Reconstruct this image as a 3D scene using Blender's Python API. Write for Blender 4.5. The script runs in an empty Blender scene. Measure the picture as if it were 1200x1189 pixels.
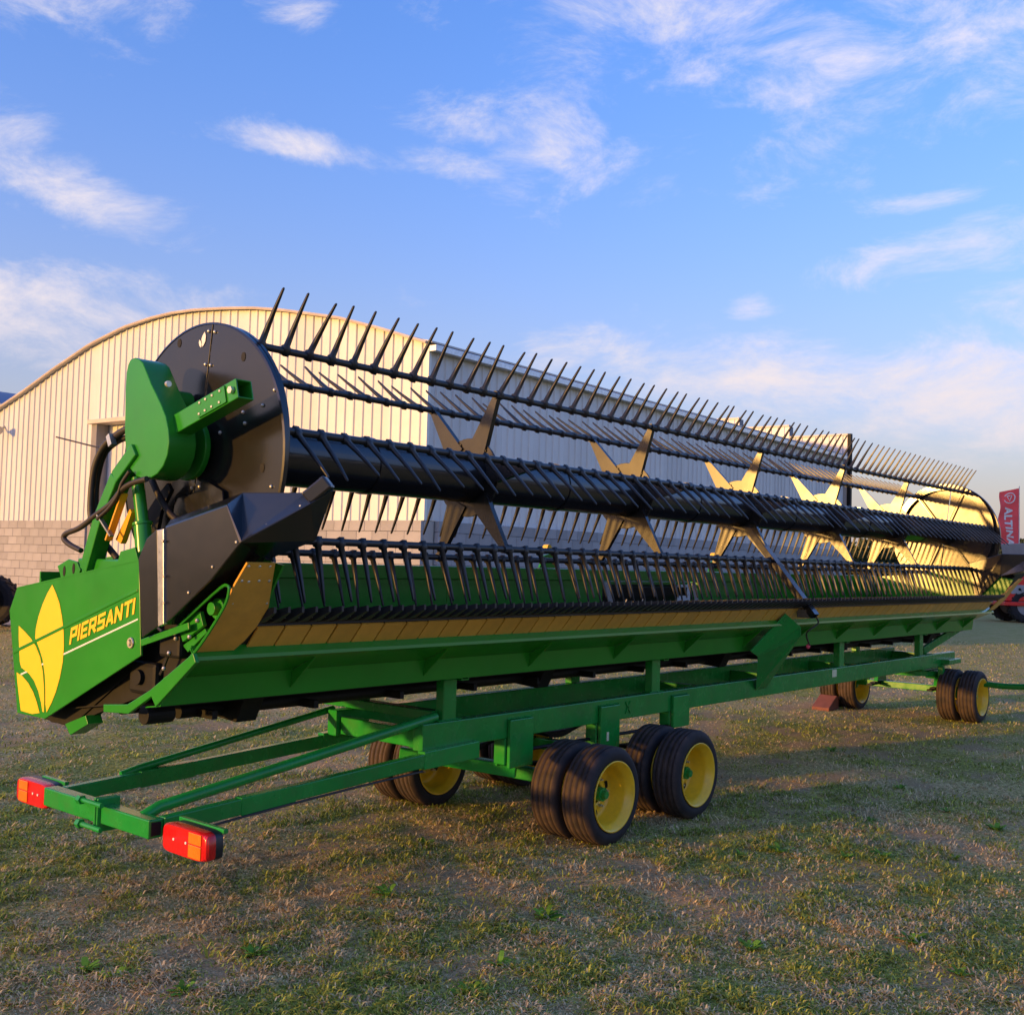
import bpy, bmesh, math, random
import numpy as np
from mathutils import Vector, Matrix

random.seed(7); RNG = np.random.default_rng(11)
SC = bpy.context.scene
COL = SC.collection

# ------------------------------------------------------------------ camera
# world: X runs along the harvester header (away to the right), Y across it (away to the left), Z up
H = 1.70
F_PX, CX, CY = 1275.0, 600.0, 594.5
VX, VY, ROLL = 1663.0, 688.0, math.radians(1.6)
def _axes():
    m = math.tan(ROLL)
    d1 = np.array([VX-CX, -(VY-CY), F_PX]); x2 = -500.0
    d2 = np.array([x2-CX, -(VY+m*(x2-VX)-CY), F_PX])
    up = np.cross(d1, d2); up /= np.linalg.norm(up)
    if up[1] < 0: up = -up
    X = d1/np.linalg.norm(d1)
    Y = np.cross(X, up)
    if Y[2] < 0: Y = -Y
    return X, Y, up
AX, AY, AU = _axes()
cam_d = bpy.data.cameras.new('camera'); cam = bpy.data.objects.new('camera', cam_d); COL.objects.link(cam)
R_ = Vector((AX[0], AY[0], AU[0])); U_ = Vector((AX[1], AY[1], AU[1])); W_ = Vector((AX[2], AY[2], AU[2]))
cam.matrix_world = Matrix(((R_.x, U_.x, -W_.x, 0), (R_.y, U_.y, -W_.y, 0), (R_.z, U_.z, -W_.z, H), (0, 0, 0, 1)))
cam_d.sensor_fit = 'HORIZONTAL'; cam_d.sensor_width = 36.0; cam_d.lens = 36.0*F_PX/1200.0
cam_d.clip_start = 0.05; cam_d.clip_end = 3000
SC.camera = cam
def ray(px, py):
    d = np.array([px-CX, -(py-CY), F_PX]); return np.array([d.dot(AX), d.dot(AY), d.dot(AU)])
def on(px, py, axis, val):
    """the point seen at a pixel of the photograph on a plane x/y/z = val"""
    d = ray(px, py); c = np.array([0, 0, H]); return c + d*((val-c[axis])/d[axis])

# ------------------------------------------------------------------ world and sun
SUN_EL, SUN_AZ = math.radians(4.6), math.radians(21.0)      # azimuth measured from -X towards +Y
SUN = Vector((-math.cos(SUN_EL)*math.cos(SUN_AZ), math.cos(SUN_EL)*math.sin(SUN_AZ), math.sin(SUN_EL)))
W = bpy.data.worlds.new('World'); SC.world = W; W.use_nodes = True
def nodes_of(nt):
    return nt.nodes, nt.links
def build_world():
    nt = W.node_tree; N, L = nodes_of(nt); N.clear()
    def add(t, **k):
        n = N.new(t)
        for a, b in k.items(): setattr(n, a, b)
        return n
    def link(a, b): L.new(a, b)
    def math_(op, a, b=None, c=None, clamp=False):
        n = add('ShaderNodeMath', operation=op, use_clamp=clamp)
        for i, v in enumerate((a, b, c)):
            if v is None: continue
            if isinstance(v, (int, float)): n.inputs[i].default_value = v
            else: link(v, n.inputs[i])
        return n.outputs[0]
    def vdot(a, vec):
        n = add('ShaderNodeVectorMath', operation='DOT_PRODUCT'); link(a, n.inputs[0]); n.inputs[1].default_value = vec
        return n.outputs['Value']
    out = add('ShaderNodeOutputWorld'); bg = add('ShaderNodeBackground'); link(bg.outputs[0], out.inputs[0])
    sky = add('ShaderNodeTexSky', sky_type='NISHITA'); sky.sun_disc = False
    sky.sun_elevation = SUN_EL; sky.sun_rotation = math.atan2(SUN.x, SUN.y)
    sky.altitude = 50; sky.air_density = 1.0; sky.dust_density = 1.2; sky.ozone_density = 2.0
    tc = add('ShaderNodeTexCoord'); D = tc.outputs['Generated']
    sep = add('ShaderNodeSeparateXYZ'); link(D, sep.inputs[0]); z = sep.outputs['Z']
    # soft layered haze low over the horizon, all the way round
    hz = math_('POWER', math_('SUBTRACT', 1.0, math_('MAXIMUM', z, 0.0), clamp=True), 6.0)
    mix1 = add('ShaderNodeMix', data_type='RGBA'); link(math_('MULTIPLY', hz, SKY['haze']), mix1.inputs['Factor'])
    gam = add('ShaderNodeHueSaturation'); gam.inputs['Saturation'].default_value = SKY['sat']; gam.inputs['Value'].default_value = SKY['val']
    link(sky.outputs[0], gam.inputs['Color'])
    tint = add('ShaderNodeMix', data_type='RGBA', blend_type='MULTIPLY'); tint.inputs['Factor'].default_value = 1.0
    link(gam.outputs[0], tint.inputs['A']); tint.inputs['B'].default_value = SKY['tint']
    dim = math_('SUBTRACT', 1.0, math_('MULTIPLY', math_('POWER', math_('SUBTRACT', 1.0, math_('MAXIMUM', z, 0.0), clamp=True), 3.0), 0.48))
    dm = add('ShaderNodeVectorMath', operation='SCALE'); link(tint.outputs['Result'], dm.inputs[0]); link(dim, dm.inputs['Scale'])
    link(dm.outputs[0], mix1.inputs['A']); mix1.inputs['B'].default_value = SKY['haze_col']
    # clouds: noise in direction space, gathered in drifting banks
    nv = add('ShaderNodeMapping'); nv.inputs['Scale'].default_value = (1.0, 1.0, 2.2); link(D, nv.inputs[0])
    n1 = add('ShaderNodeTexNoise'); n1.inputs['Scale'].default_value = 9.0; n1.inputs['Detail'].default_value = 12; n1.inputs['Roughness'].default_value = 0.68; n1.inputs['Distortion'].default_value = 0.4
    link(nv.outputs[0], n1.inputs['Vector'])
    n2 = add('ShaderNodeTexNoise'); n2.inputs['Scale'].default_value = 2.6; n2.inputs['Detail'].default_value = 5; n2.inputs['Roughness'].default_value = 0.55
    link(nv.outputs[0], n2.inputs['Vector'])
    wisp = n1.outputs['Fac']
    cov = None
    for (px, py, rx, ry, tilt, amt) in CLOUDS:
        c = ray(px, py); c /= np.linalg.norm(c)
        a = np.cross(c, [0, 0, 1.0]); a /= np.linalg.norm(a); b = np.cross(a, c)
        t = math.radians(tilt); a2 = a*math.cos(t)+b*math.sin(t); b2 = -a*math.sin(t)+b*math.cos(t)
        qa = math_('MULTIPLY', vdot(D, tuple(a2)), F_PX/rx); qb = math_('MULTIPLY', vdot(D, tuple(b2)), F_PX/ry)
        r2 = math_('ADD', math_('MULTIPLY', qa, qa), math_('MULTIPLY', qb, qb))
        g = math_('POWER', 2.718, math_('MULTIPLY', r2, -1.0))
        g = math_('MULTIPLY', g, math_('GREATER_THAN', vdot(D, tuple(c)), 0.3))
        g = math_('MULTIPLY', g, amt)
        cov = g if cov is None else math_('MAXIMUM', cov, g)
    # loose general cover for the rest of the sky
    gen = math_('MULTIPLY', math_('SUBTRACT', n2.outputs['Fac'], 0.40, clamp=True), 2.5)
    cov = math_('MAXIMUM', cov, gen)
    dens = math_('MULTIPLY', math_('SUBTRACT', math_('ADD', cov, math_('MULTIPLY', wisp, 1.75)), 1.20, clamp=True), 1.25, clamp=True)
    mr = add('ShaderNodeMapRange', interpolation_type='SMOOTHSTEP'); link(dens, mr.inputs['Value']); mr.inputs['To Max'].default_value = 0.95
    cc = add('ShaderNodeMix', data_type='RGBA'); link(math_('POWER', math_('SUBTRACT', 1.0, math_('MAXIMUM', z, 0.0), clamp=True), 6.0), cc.inputs['Factor'])
    cc.inputs['A'].default_value = SKY['cloud_hi']; cc.inputs['B'].default_value = SKY['cloud_lo']
    mix2 = add('ShaderNodeMix', data_type='RGBA'); link(mr.outputs[0], mix2.inputs['Factor'])
    link(mix1.outputs['Result'], mix2.inputs['A']); link(cc.outputs['Result'], mix2.inputs['B'])
    link(mix2.outputs['Result'], bg.inputs['Color']); bg.inputs['Strength'].default_value = SKY['strength']
SKY = dict(strength=0.15, haze=0.95, sat=1.25, val=1.35, tint=(.455, .385, .58, 1), haze_col=(.62, .55, .585, 1), cloud_hi=(1.02, .93, .97, 1), cloud_lo=(.93, .765, .73, 1))
#          px   py   rx   ry  tilt amount
CLOUDS = [(50, 190, 200, 55, -24, .70), (20, 365, 280, 66, 2, .92), (350, 172, 130, 26, -4, .84), (620, 172, 190, 66, -12, .68), (540, 190, 110, 24, -8, .70),
          (760, 20, 420, 90, -10, .58), (1060, 50, 380, 140, 0, .60), (1090, 292, 200, 34, 8, .74), (880, 358, 40, 22, 8, .72), (1070, 240, 80, 16, 0, .6),
          (900, 445, 310, 62, -6, .86), (740, 415, 90, 36, 0, .80), (330, 8, 80, 30, 0, .6), (1130, 470, 280, 80, 0, .80), (-300, 300, 300, 90, 0, .7), (1500, 300, 300, 100, 0, .7)]
build_world()
sd = bpy.data.lights.new('sun', 'SUN'); so = bpy.data.objects.new('sun', sd); COL.objects.link(so)
sd.energy = 0.86; sd.angle = math.radians(1.5); sd.color = (1.0, 0.53, 0.13)
so.rotation_euler = (-SUN).to_track_quat('-Z', 'Y').to_euler(); so.location = (-20, 10, 12)
SC.view_settings.view_transform = 'Standard'; SC.view_settings.look = 'None'
SC.view_settings.exposure = 2.65; SC.view_settings.gamma = 1.0; SC.view_settings.use_curve_mapping = False
SC.render.engine = 'CYCLES'
SC.cycles.max_bounces = 6; SC.cycles.diffuse_bounces = 3; SC.cycles.glossy_bounces = 3

# ------------------------------------------------------------------ helpers
OFF = {}
def tag(o, label=None, cat=None, group=None, kind=None):
    if label: o['label'] = label
    if cat: o['category'] = cat
    if group: o['group'] = group
    if kind: o['kind'] = kind
    return o
def thing(name, loc, label, cat, group=None, rotz=0.0):
    o = bpy.data.objects.new(name, None); COL.objects.link(o); o.location = loc; o.empty_display_size = 0.2
    o.rotation_euler = (0, 0, rotz)
    OFF[o] = np.array(loc, float)
    return tag(o, label, cat, group)
def link_mesh(name, me, mat, parent=None, loc=None):
    o = bpy.data.objects.new(name, me); COL.objects.link(o)
    if mat is not None and not me.materials: me.materials.append(mat)
    if parent is not None:
        o.parent = parent; OFF[o] = OFF[parent]
    else: OFF[o] = np.zeros(3)
    if loc is not None: o.location = Vector(np.array(loc, float)-OFF[o])
    return o
class MB:
    def __init__(s): s.v = []; s.f = []
    def add(s, vs, fs):
        k = len(s.v); s.v += [tuple(map(float, p)) for p in vs]; s.f += [tuple(i+k for i in q) for q in fs]; return s
    def box(s, x0, x1, y0, y1, z0, z1):
        return s.add([(x0,y0,z0),(x1,y0,z0),(x1,y1,z0),(x0,y1,z0),(x0,y0,z1),(x1,y0,z1),(x1,y1,z1),(x0,y1,z1)],
                     [(0,3,2,1),(4,5,6,7),(0,1,5,4),(1,2,6,5),(2,3,7,6),(3,0,4,7)])
    def beam(s, p0, p1, w, h, up=(0,0,1)):
        p0 = Vector(p0); p1 = Vector(p1); d = (p1-p0).normalized(); u = Vector(up); a = d.cross(u).normalized(); b = a.cross(d).normalized()
        vs = []
        for p in (p0, p1):
            for (i, j) in ((-1,-1),(1,-1),(1,1),(-1,1)): vs.append(p+a*(i*w/2)+b*(j*h/2))
        return s.add(vs, [(0,1,2,3),(7,6,5,4),(0,4,5,1),(1,5,6,2),(2,6,7,3),(3,7,4,0)])
    def sqtube(s, p0, p1, w, h, t=0.008, up=(0,0,1)):
        """hollow square tube with open ends"""
        p0 = Vector(p0); p1 = Vector(p1); d = (p1-p0).normalized(); u = Vector(up); a = d.cross(u).normalized(); b = a.cross(d).normalized()
        vs = []
        for p in (p0, p1):
            for k in (0, t):
                for (i, j) in ((-1,-1),(1,-1),(1,1),(-1,1)): vs.append(p+a*(i*(w/2-k))+b*(j*(h/2-k)))
        fs = []
        for i in range(4):
            j = (i+1) % 4
            fs += [(i, 8+i, 8+j, j), (4+i, 4+j, 12+j, 12+i), (i, j, 4+j, 4+i), (8+i, 12+i, 12+j, 8+j)]
        return s.add(vs, fs)
    def cyl(s, p0, p1, r0, r1=None, n=16, cap=True):
        if r1 is None: r1 = r0
        p0 = Vector(p0); p1 = Vector(p1); d = (p1-p0).normalized()
        u = Vector((0,0,1)) if abs(d.z) < .9 else Vector((1,0,0)); a = d.cross(u).normalized(); b = a.cross(d)
        vs = []
        for p, r in ((p0, r0), (p1, r1)):
            for i in range(n):
                t = 2*math.pi*i/n; vs.append(p+a*(r*math.cos(t))+b*(r*math.sin(t)))
        fs = [(i, (i+1) % n, n+(i+1) % n, n+i) for i in range(n)]
        if cap: fs += [tuple(range(n-1,-1,-1)), tuple(range(n, 2*n))]
        return s.add(vs, fs)
    def tube(s, pts, r, n=10):
        pts = [Vector(p) for p in pts]; k0 = len(s.v); m = len(pts); prev = None; vs = []
        for i, p in enumerate(pts):
            d = (pts[min(i+1, m-1)]-pts[max(i-1, 0)]).normalized()
            if prev is None:
                u = Vector((0,0,1)) if abs(d.z) < .9 else Vector((1,0,0)); a = d.cross(u).normalized()
            else: a = (prev-d*prev.dot(d)).normalized()
            prev = a; b = a.cross(d)
            for j in range(n):
                t = 2*math.pi*j/n; vs.append(p+a*(r*math.cos(t))+b*(r*math.sin(t)))
        fs = [(i*n+j, i*n+(j+1) % n, (i+1)*n+(j+1) % n, (i+1)*n+j) for i in range(m-1) for j in range(n)]
        fs += [tuple(range(n-1,-1,-1)), tuple(range((m-1)*n, m*n))]
        return s.add(vs, fs)
    def prism(s, poly, off):
        """planar polygon of 3-D points, extruded by off"""
        n = len(poly); o = Vector(off)
        vs = [Vector(p) for p in poly]+[Vector(p)+o for p in poly]
        return s.add(vs, [tuple(range(n-1,-1,-1)), tuple(range(n, 2*n))]+[(i, (i+1) % n, n+(i+1) % n, n+i) for i in range(n)])
    def prismx(s, yz, x0, x1):
        return s.prism([(x0, y, z) for y, z in yz], (x1-x0, 0, 0))
    def sheetx(s, yz, x0, x1, t=0.006):
        """open profile in YZ swept along X as a thin folded sheet"""
        P = [np.array(p, float) for p in yz]; n = len(P); Q = []
        for i in range(n):
            d = P[min(i+1, n-1)]-P[max(i-1, 0)]; d /= np.linalg.norm(d); Q.append(P[i]+t*np.array([-d[1], d[0]]))
        ring = [tuple(p) for p in P]+[tuple(q) for q in Q[::-1]]
        m = 2*n
        vs = [(x0, y, z) for y, z in ring]+[(x1, y, z) for y, z in ring]
        fs = [(i, (i+1) % m, m+(i+1) % m, m+i) for i in range(m)]
        for i in range(n-1):
            fs += [(i, m-1-i, m-2-i, i+1), (m+i, m+i+1, m+m-2-i, m+m-1-i)]
        return s.add(vs, fs)
    def sphere(s, c, r, n=8, sq=(1,1,1)):
        vs = []; fs = []
        for i in range(n//2+1):
            th = math.pi*i/(n//2)
            for j in range(n):
                ph = 2*math.pi*j/n
                vs.append((c[0]+r*sq[0]*math.sin(th)*math.cos(ph), c[1]+r*sq[1]*math.sin(th)*math.sin(ph), c[2]+r*sq[2]*math.cos(th)))
        for i in range(n//2):
            for j in range(n): fs.append((i*n+j, (i+1)*n+j, (i+1)*n+(j+1) % n, i*n+(j+1) % n))
        return s.add(vs, fs)
    def mirror_x(s, xm):
        s.v = [(2*xm-x, y, z) for x, y, z in s.v]; s.f = [tuple(reversed(q)) for q in s.f]; return s
    def mesh(s, name, off=(0,0,0)):
        me = bpy.data.meshes.new(name)
        v = np.array(s.v, float)-np.array(off, float)
        me.from_pydata(v.tolist(), [], s.f)
        bm = bmesh.new(); bm.from_mesh(me); bmesh.ops.recalc_face_normals(bm, faces=bm.faces); bm.to_mesh(me); bm.free()
        return me
    def build(s, name, mat, parent=None, bevel=0.0, smooth=0, label=None):
        off = OFF[parent] if parent is not None else (0,0,0)
        me = s.mesh(name, off); o = link_mesh(name, me, mat, parent)
        finish(o, bevel, smooth)
        if label: o['label'] = label
        return o
def finish(o, bevel=0.0, smooth=0):
    me = o.data
    if smooth:
        me.polygons.foreach_set('use_smooth', [True]*len(me.polygons))
        ang = math.radians(smooth); bm = bmesh.new(); bm.from_mesh(me)
        for e in bm.edges:
            if len(e.link_faces) == 2 and e.calc_face_angle(0) > ang: e.smooth = False
        bm.to_mesh(me); bm.free()
    if bevel:
        b = o.modifiers.new('bevel', 'BEVEL'); b.width = bevel; b.segments = 2; b.limit_method = 'ANGLE'; b.angle_limit = math.radians(40)
def spline(pts, k=8):
    P = [np.array(p, float) for p in pts]; P = [2*P[0]-P[1]]+P+[2*P[-1]-P[-2]]; out = []
    for i in range(1, len(P)-2):
        for j in range(k):
            t = j/k; a, b, c, d = P[i-1:i+3]
            out.append(0.5*((2*b)+(-a+c)*t+(2*a-5*b+4*c-d)*t*t+(-a+3*b-3*c+d)*t**3))
    out.append(P[-2]); return out
def text_mesh(body, size=1.0, bold=0.0, depth=0.0, gap=1.0):
    cu = bpy.data.curves.new('lettering', 'FONT'); cu.body = body; cu.size = size; cu.offset = bold; cu.extrude = depth; cu.align_x = 'LEFT'; cu.space_character = gap
    o = bpy.data.objects.new('lettering_source', cu); COL.objects.link(o)
    dg = bpy.context.evaluated_depsgraph_get(); me = o.evaluated_get(dg).to_mesh()
    v = np.array([tuple(p.co) for p in me.vertices]); f = [tuple(p.vertices) for p in me.polygons]
    o.evaluated_get(dg).to_mesh_clear(); bpy.data.objects.remove(o); bpy.data.curves.remove(cu)
    return v, f

# ------------------------------------------------------------------ materials
def mat(name, col, rough=0.5, metal=0.0, coat=0.0, var=0.12, scale=6.0, bump=0.0, bscale=60.0, dirt=None, dirt_amt=0.0, spec=0.5, rvar=0.08, streak=None, orand=0.0):
    m = bpy.data.materials.new(name); m.use_nodes = True; nt = m.node_tree; N, L = nodes_of(nt)
    b = N['Principled BSDF']; b.inputs['Roughness'].default_value = rough; b.inputs['Metallic'].default_value = metal
    b.inputs['Coat Weight'].default_value = coat; b.inputs['Coat Roughness'].default_value = 0.12; b.inputs['Specular IOR Level'].default_value = spec
    tc = N.new('ShaderNodeTexCoord'); co = tc.outputs['Object']
    n = N.new('ShaderNodeTexNoise'); n.inputs['Scale'].default_value = scale; n.inputs['Detail'].default_value = 6; n.inputs['Roughness'].default_value = .6
    if streak:
        mp = N.new('ShaderNodeMapping'); mp.inputs['Scale'].default_value = streak; L.new(co, mp.inputs[0]); L.new(mp.outputs[0], n.inputs['Vector'])
    else: L.new(co, n.inputs['Vector'])
    r = N.new('ShaderNodeValToRGB'); c = np.array(col)
    r.color_ramp.elements[0].position = .3; r.color_ramp.elements[1].position = .7
    r.color_ramp.elements[0].color = (*np.clip(c*(1-var), 0, 1), 1); r.color_ramp.elements[1].color = (*np.clip(c*(1+var), 0, 1), 1)
    L.new(n.outputs['Fac'], r.inputs[0]); src = r.outputs[0]
    if dirt is not None:
        n3 = N.new('ShaderNodeTexNoise'); n3.inputs['Scale'].default_value = scale*2.3; n3.inputs['Detail'].default_value = 8; n3.inputs['Roughness'].default_value = .7; L.new(co, n3.inputs['Vector'])
        mr = N.new('ShaderNodeMapRange'); mr.inputs['From Min'].default_value = .45; mr.inputs['From Max'].default_value = .75; mr.inputs['To Max'].default_value = dirt_amt
        L.new(n3.outputs['Fac'], mr.inputs['Value'])
        mx = N.new('ShaderNodeMix'); mx.data_type = 'RGBA'; L.new(mr.outputs[0], mx.inputs['Factor']); L.new(src, mx.inputs['A']); mx.inputs['B'].default_value = (*dirt, 1); src = mx.outputs['Result']
    if orand:                                                     # each sheet or block has its own tone
        oi = N.new('ShaderNodeObjectInfo'); m3 = N.new('ShaderNodeMapRange'); m3.inputs['To Min'].default_value = 1-orand; m3.inputs['To Max'].default_value = 1+orand*.6; L.new(oi.outputs['Random'], m3.inputs['Value'])
        hs = N.new('ShaderNodeHueSaturation'); L.new(m3.outputs[0], hs.inputs['Value']); L.new(src, hs.inputs['Color']); src = hs.outputs[0]
    L.new(src, b.inputs['Base Color'])
    mr2 = N.new('ShaderNodeMapRange'); mr2.inputs['To Min'].default_value = max(.02, rough-rvar); mr2.inputs['To Max'].default_value = min(1, rough+rvar)
    n2 = N.new('ShaderNodeTexNoise'); n2.inputs['Scale'].default_value = scale*4; n2.inputs['Detail'].default_value = 4; L.new(co, n2.inputs['Vector'])
    L.new(n2.outputs['Fac'], mr2.inputs['Value']); L.new(mr2.outputs[0], b.inputs['Roughness'])
    if bump:
        n4 = N.new('ShaderNodeTexNoise'); n4.inputs['Scale'].default_value = bscale; n4.inputs['Detail'].default_value = 5; L.new(co, n4.inputs['Vector'])
        bp = N.new('ShaderNodeBump'); bp.inputs['Strength'].default_value = bump; bp.inputs['Distance'].default_value = .01; L.new(n4.outputs['Fac'], bp.inputs['Height']); L.new(bp.outputs[0], b.inputs['Normal'])
    return m
GREEN = mat('green_paint', (.022, .235, .018), .22, coat=.0, spec=.4, var=.08, scale=3, dirt=(.09, .085, .05), dirt_amt=.06, bump=.02, bscale=9)
GREEN_T = mat('green_trailer_paint', (.012, .270, .040), .25, coat=.0, spec=.4, var=.14, scale=3, dirt=(.10, .09, .055), dirt_amt=.28, bump=.03, bscale=6, rvar=.12, orand=.12)
BLACK = mat('black_gloss_paint', (.012, .012, .014), .22, coat=.3, var=.2, scale=4, dirt=(.06, .05, .04), dirt_amt=.12, bump=.04, bscale=5, rvar=.05)
BLACKP = mat('black_plastic', (.018, .018, .020), .42, var=.25, scale=8, dirt=(.07, .06, .05), dirt_amt=.15)
DISC = mat('black_disc_paint', (.016, .014, .012), .26, var=.2, scale=2, bump=.10, bscale=2.2, rvar=.05)
DISC_N = mat('black_near_disc_paint', (.016, .015, .014), .19, var=.2, scale=2, bump=.10, bscale=2.2, rvar=.04)
DARK = mat('dark_machinery_and_shade', (.006, .006, .006), .6, var=.4, scale=10, dirt=(.02, .016, .012), dirt_amt=.2, spec=.25)  # dark parts; also the painted shade in holes and recesses
TAN = mat('tan_wear_plate', (.74, .38, .055), .34, orand=.14, var=.12, scale=5, dirt=(.10, .06, .03), dirt_amt=.2)
YELLOW = mat('yellow_paint', (.92, .56, .020), .4, coat=.15, var=.08, scale=6, dirt=(.25, .16, .06), dirt_amt=.25)
DECAL_Y = mat('yellow_decal', (.86, .56, .012), .4, var=.04)
AMBER = mat('amber_yellow_prop', (.80, .36, .012), .45, var=.1)
WHITE = mat('white_decal', (.72, .74, .70), .4, var=.04)
ZINC = mat('zinc_bolt', (.62, .58, .48), .35, metal=.7, var=.2, scale=20)
GALV = mat('galvanised_strip', (.50, .51, .54), .30, metal=.8, var=.2, scale=12)
RUBBER = mat('hose_rubber', (.022, .017, .016), .55, var=.3, scale=15)
RED = mat('red_lens', (.62, .010, .012), .16, coat=.5, var=.1, scale=20)
ORANGE = mat('orange_lens', (.90, .20, .012), .16, coat=.5, var=.1, scale=20)
CREAM = mat('cream_cladding', (.64, .64, .63), .42, var=.06, scale=.8, metal=0.0, dirt=(.40, .33, .25), dirt_amt=.14, streak=(1, 1, .25), bump=.08, bscale=1.2, orand=.09)
BLOCKM = mat('concrete_block', (.34, .335, .345), .9, var=.12, scale=1.7, bump=.4, bscale=70, orand=.16)
MORTAR = mat('mortar', (.25, .24, .245), .95, var=.1, scale=3, bump=.3)
CONC = mat('concrete', (.42, .39, .36), .9, var=.12, scale=1.5, bump=.3, bscale=40)
ROOFM = mat('roof_sheet', (.58, .55, .51), .5, var=.1, scale=1)
TRIM = mat('eave_trim', (.58, .50, .43), .5, var=.15, scale=2)
BLUEROOF = mat('blue_grey_roof', (.20, .22, .30), .55, var=.1, scale=.5)
REDP = mat('red_machine_paint', (.72, .018, .014), .4, coat=.2, var=.1, scale=2)
GREYP = mat('grey_panel', (.30, .30, .31), .5, var=.1, scale=3)
FLAGM = mat('red_flag_cloth', (.90, .10, .10), .8, var=.08, scale=3)
POLE = mat('aluminium_pole', (.55, .55, .56), .4, metal=.6, var=.1)
RUSTRED = mat('red_brown_chock', (.17, .06, .045), .8, var=.2, scale=12)
BARK = mat('bark', (.10, .075, .055), .9, var=.3, scale=6)
LAMPG = mat('lamp_grey', (.45, .44, .42), .4, metal=.4, var=.1)
LABELM = mat('pale_sticker', (.70, .68, .42), .5, var=.08, scale=30)
PINK = mat('pink_red_tag', (.75, .06, .10), .6, var=.1)

def rib_lens(m):
    nt = m.node_tree; N, L = nodes_of(nt); w = N.new('ShaderNodeTexWave'); w.wave_type = 'BANDS'; w.bands_direction = 'Y'; w.inputs['Scale'].default_value = 28; tc = N.new('ShaderNodeTexCoord'); L.new(tc.outputs['Object'], w.inputs['Vector'])
    bp = N.new('ShaderNodeBump'); bp.inputs['Strength'].default_value = .35; bp.inputs['Distance'].default_value = .004; L.new(w.outputs['Fac'], bp.inputs['Height']); L.new(bp.outputs[0], N['Principled BSDF'].inputs['Normal'])
rib_lens(RED); rib_lens(ORANGE)
def tyre_mat():
    m = mat('tyre_rubber', (.020, .019, .021), .75, var=.25, scale=12, dirt=(.15, .095, .06), dirt_amt=.0, spec=.3)
    nt = m.node_tree; N, L = nodes_of(nt); b = N['Principled BSDF']
    src = b.inputs['Base Color'].links[0].from_socket
    at = N.new('ShaderNodeAttribute'); at.attribute_name = 'tread'
    n = N.new('ShaderNodeTexNoise'); n.inputs['Scale'].default_value = 9; n.inputs['Detail'].default_value = 8; n.inputs['Roughness'].default_value = .7
    tc = N.new('ShaderNodeTexCoord'); L.new(tc.outputs['Object'], n.inputs['Vector'])
    mr = N.new('ShaderNodeMapRange'); mr.inputs['From Min'].default_value = .3; mr.inputs['From Max'].default_value = .75; mr.inputs['To Max'].default_value = .75; L.new(n.outputs['Fac'], mr.inputs['Value'])
    mu = N.new('ShaderNodeMath'); mu.operation = 'MULTIPLY'; L.new(at.outputs['Fac'], mu.inputs[0]); L.new(mr.outputs[0], mu.inputs[1])
    mx = N.new('ShaderNodeMix'); mx.data_type = 'RGBA'; L.new(mu.outputs[0], mx.inputs['Factor']); L.new(src, mx.inputs['A']); mx.inputs['B'].default_value = (.13, .080, .055, 1)
    L.new(mx.outputs['Result'], b.inputs['Base Color'])
    return m
TYRE = tyre_mat()

def leaf_mat(name, base, trans=.25):
    m = bpy.data.materials.new(name); m.use_nodes = True; nt = m.node_tree; N, L = nodes_of(nt); b = N['Principled BSDF']
    a = N.new('ShaderNodeAttribute'); a.attribute_name = 'tone'
    if base is None: L.new(a.outputs['Color'], b.inputs['Base Color'])
    else:
        mx = N.new('ShaderNodeMix'); mx.data_type = 'RGBA'; mx.blend_type = 'MULTIPLY'; mx.inputs['Factor'].default_value = 1
        mx.inputs['A'].default_value = (*base, 1); L.new(a.outputs['Color'], mx.inputs['B']); L.new(mx.outputs['Result'], b.inputs['Base Color'])
    b.inputs['Roughness'].default_value = .7; b.inputs['Specular IOR Level'].default_value = .08
    if trans:                                                      # thin leaves let light through
        tr = N.new('ShaderNodeBsdfTranslucent'); L.new(b.inputs['Base Color'].links[0].from_socket, tr.inputs['Color'])
        ms = N.new('ShaderNodeMixShader'); ms.inputs[0].default_value = trans; L.new(b.outputs[0], ms.inputs[1]); L.new(tr.outputs[0], ms.inputs[2])
        L.new(ms.outputs[0], N['Material Output'].inputs['Surface'])
    return m
GRASS = leaf_mat('grass_blades', None); WEEDM = leaf_mat('weed_leaf', None); FOLI = leaf_mat('tree_foliage', (.045, .060, .028), 0)

def vnoise(x, y, scale, seed):
    r = np.random.default_rng(seed); T = r.random((256, 256)); x = np.asarray(x)*scale+1000.0; y = np.asarray(y)*scale+1000.0
    i = np.floor(x).astype(int); j = np.floor(y).astype(int); fx = x-i; fy = y-j; fx = fx*fx*(3-2*fx); fy = fy*fy*(3-2*fy); g = lambda a, b: T[a % 256, b % 256]
    return (g(i, j)*(1-fx)+g(i+1, j)*fx)*(1-fy)+(g(i, j+1)*(1-fx)+g(i+1, j+1)*fx)*fy
def fbm(x, y, scale, seed, o=4):
    s = 0; a = 1; t = 0
    for k in range(o): s = s+a*vnoise(x, y, scale*2**k, seed+k); t += a; a *= .55
    return s/t
def ground_z(x, y):
    return (fbm(x, y, 1.1, 5, 4)-.5)*.05
def bare(x, y):   return np.clip((fbm(x, y, 3.2, 21, 5)-.55)*9, 0, 1)
def dry(x, y):    return np.clip((fbm(x, y, 1.0, 41, 5)-.40)*4.5, 0, 1)

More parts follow.
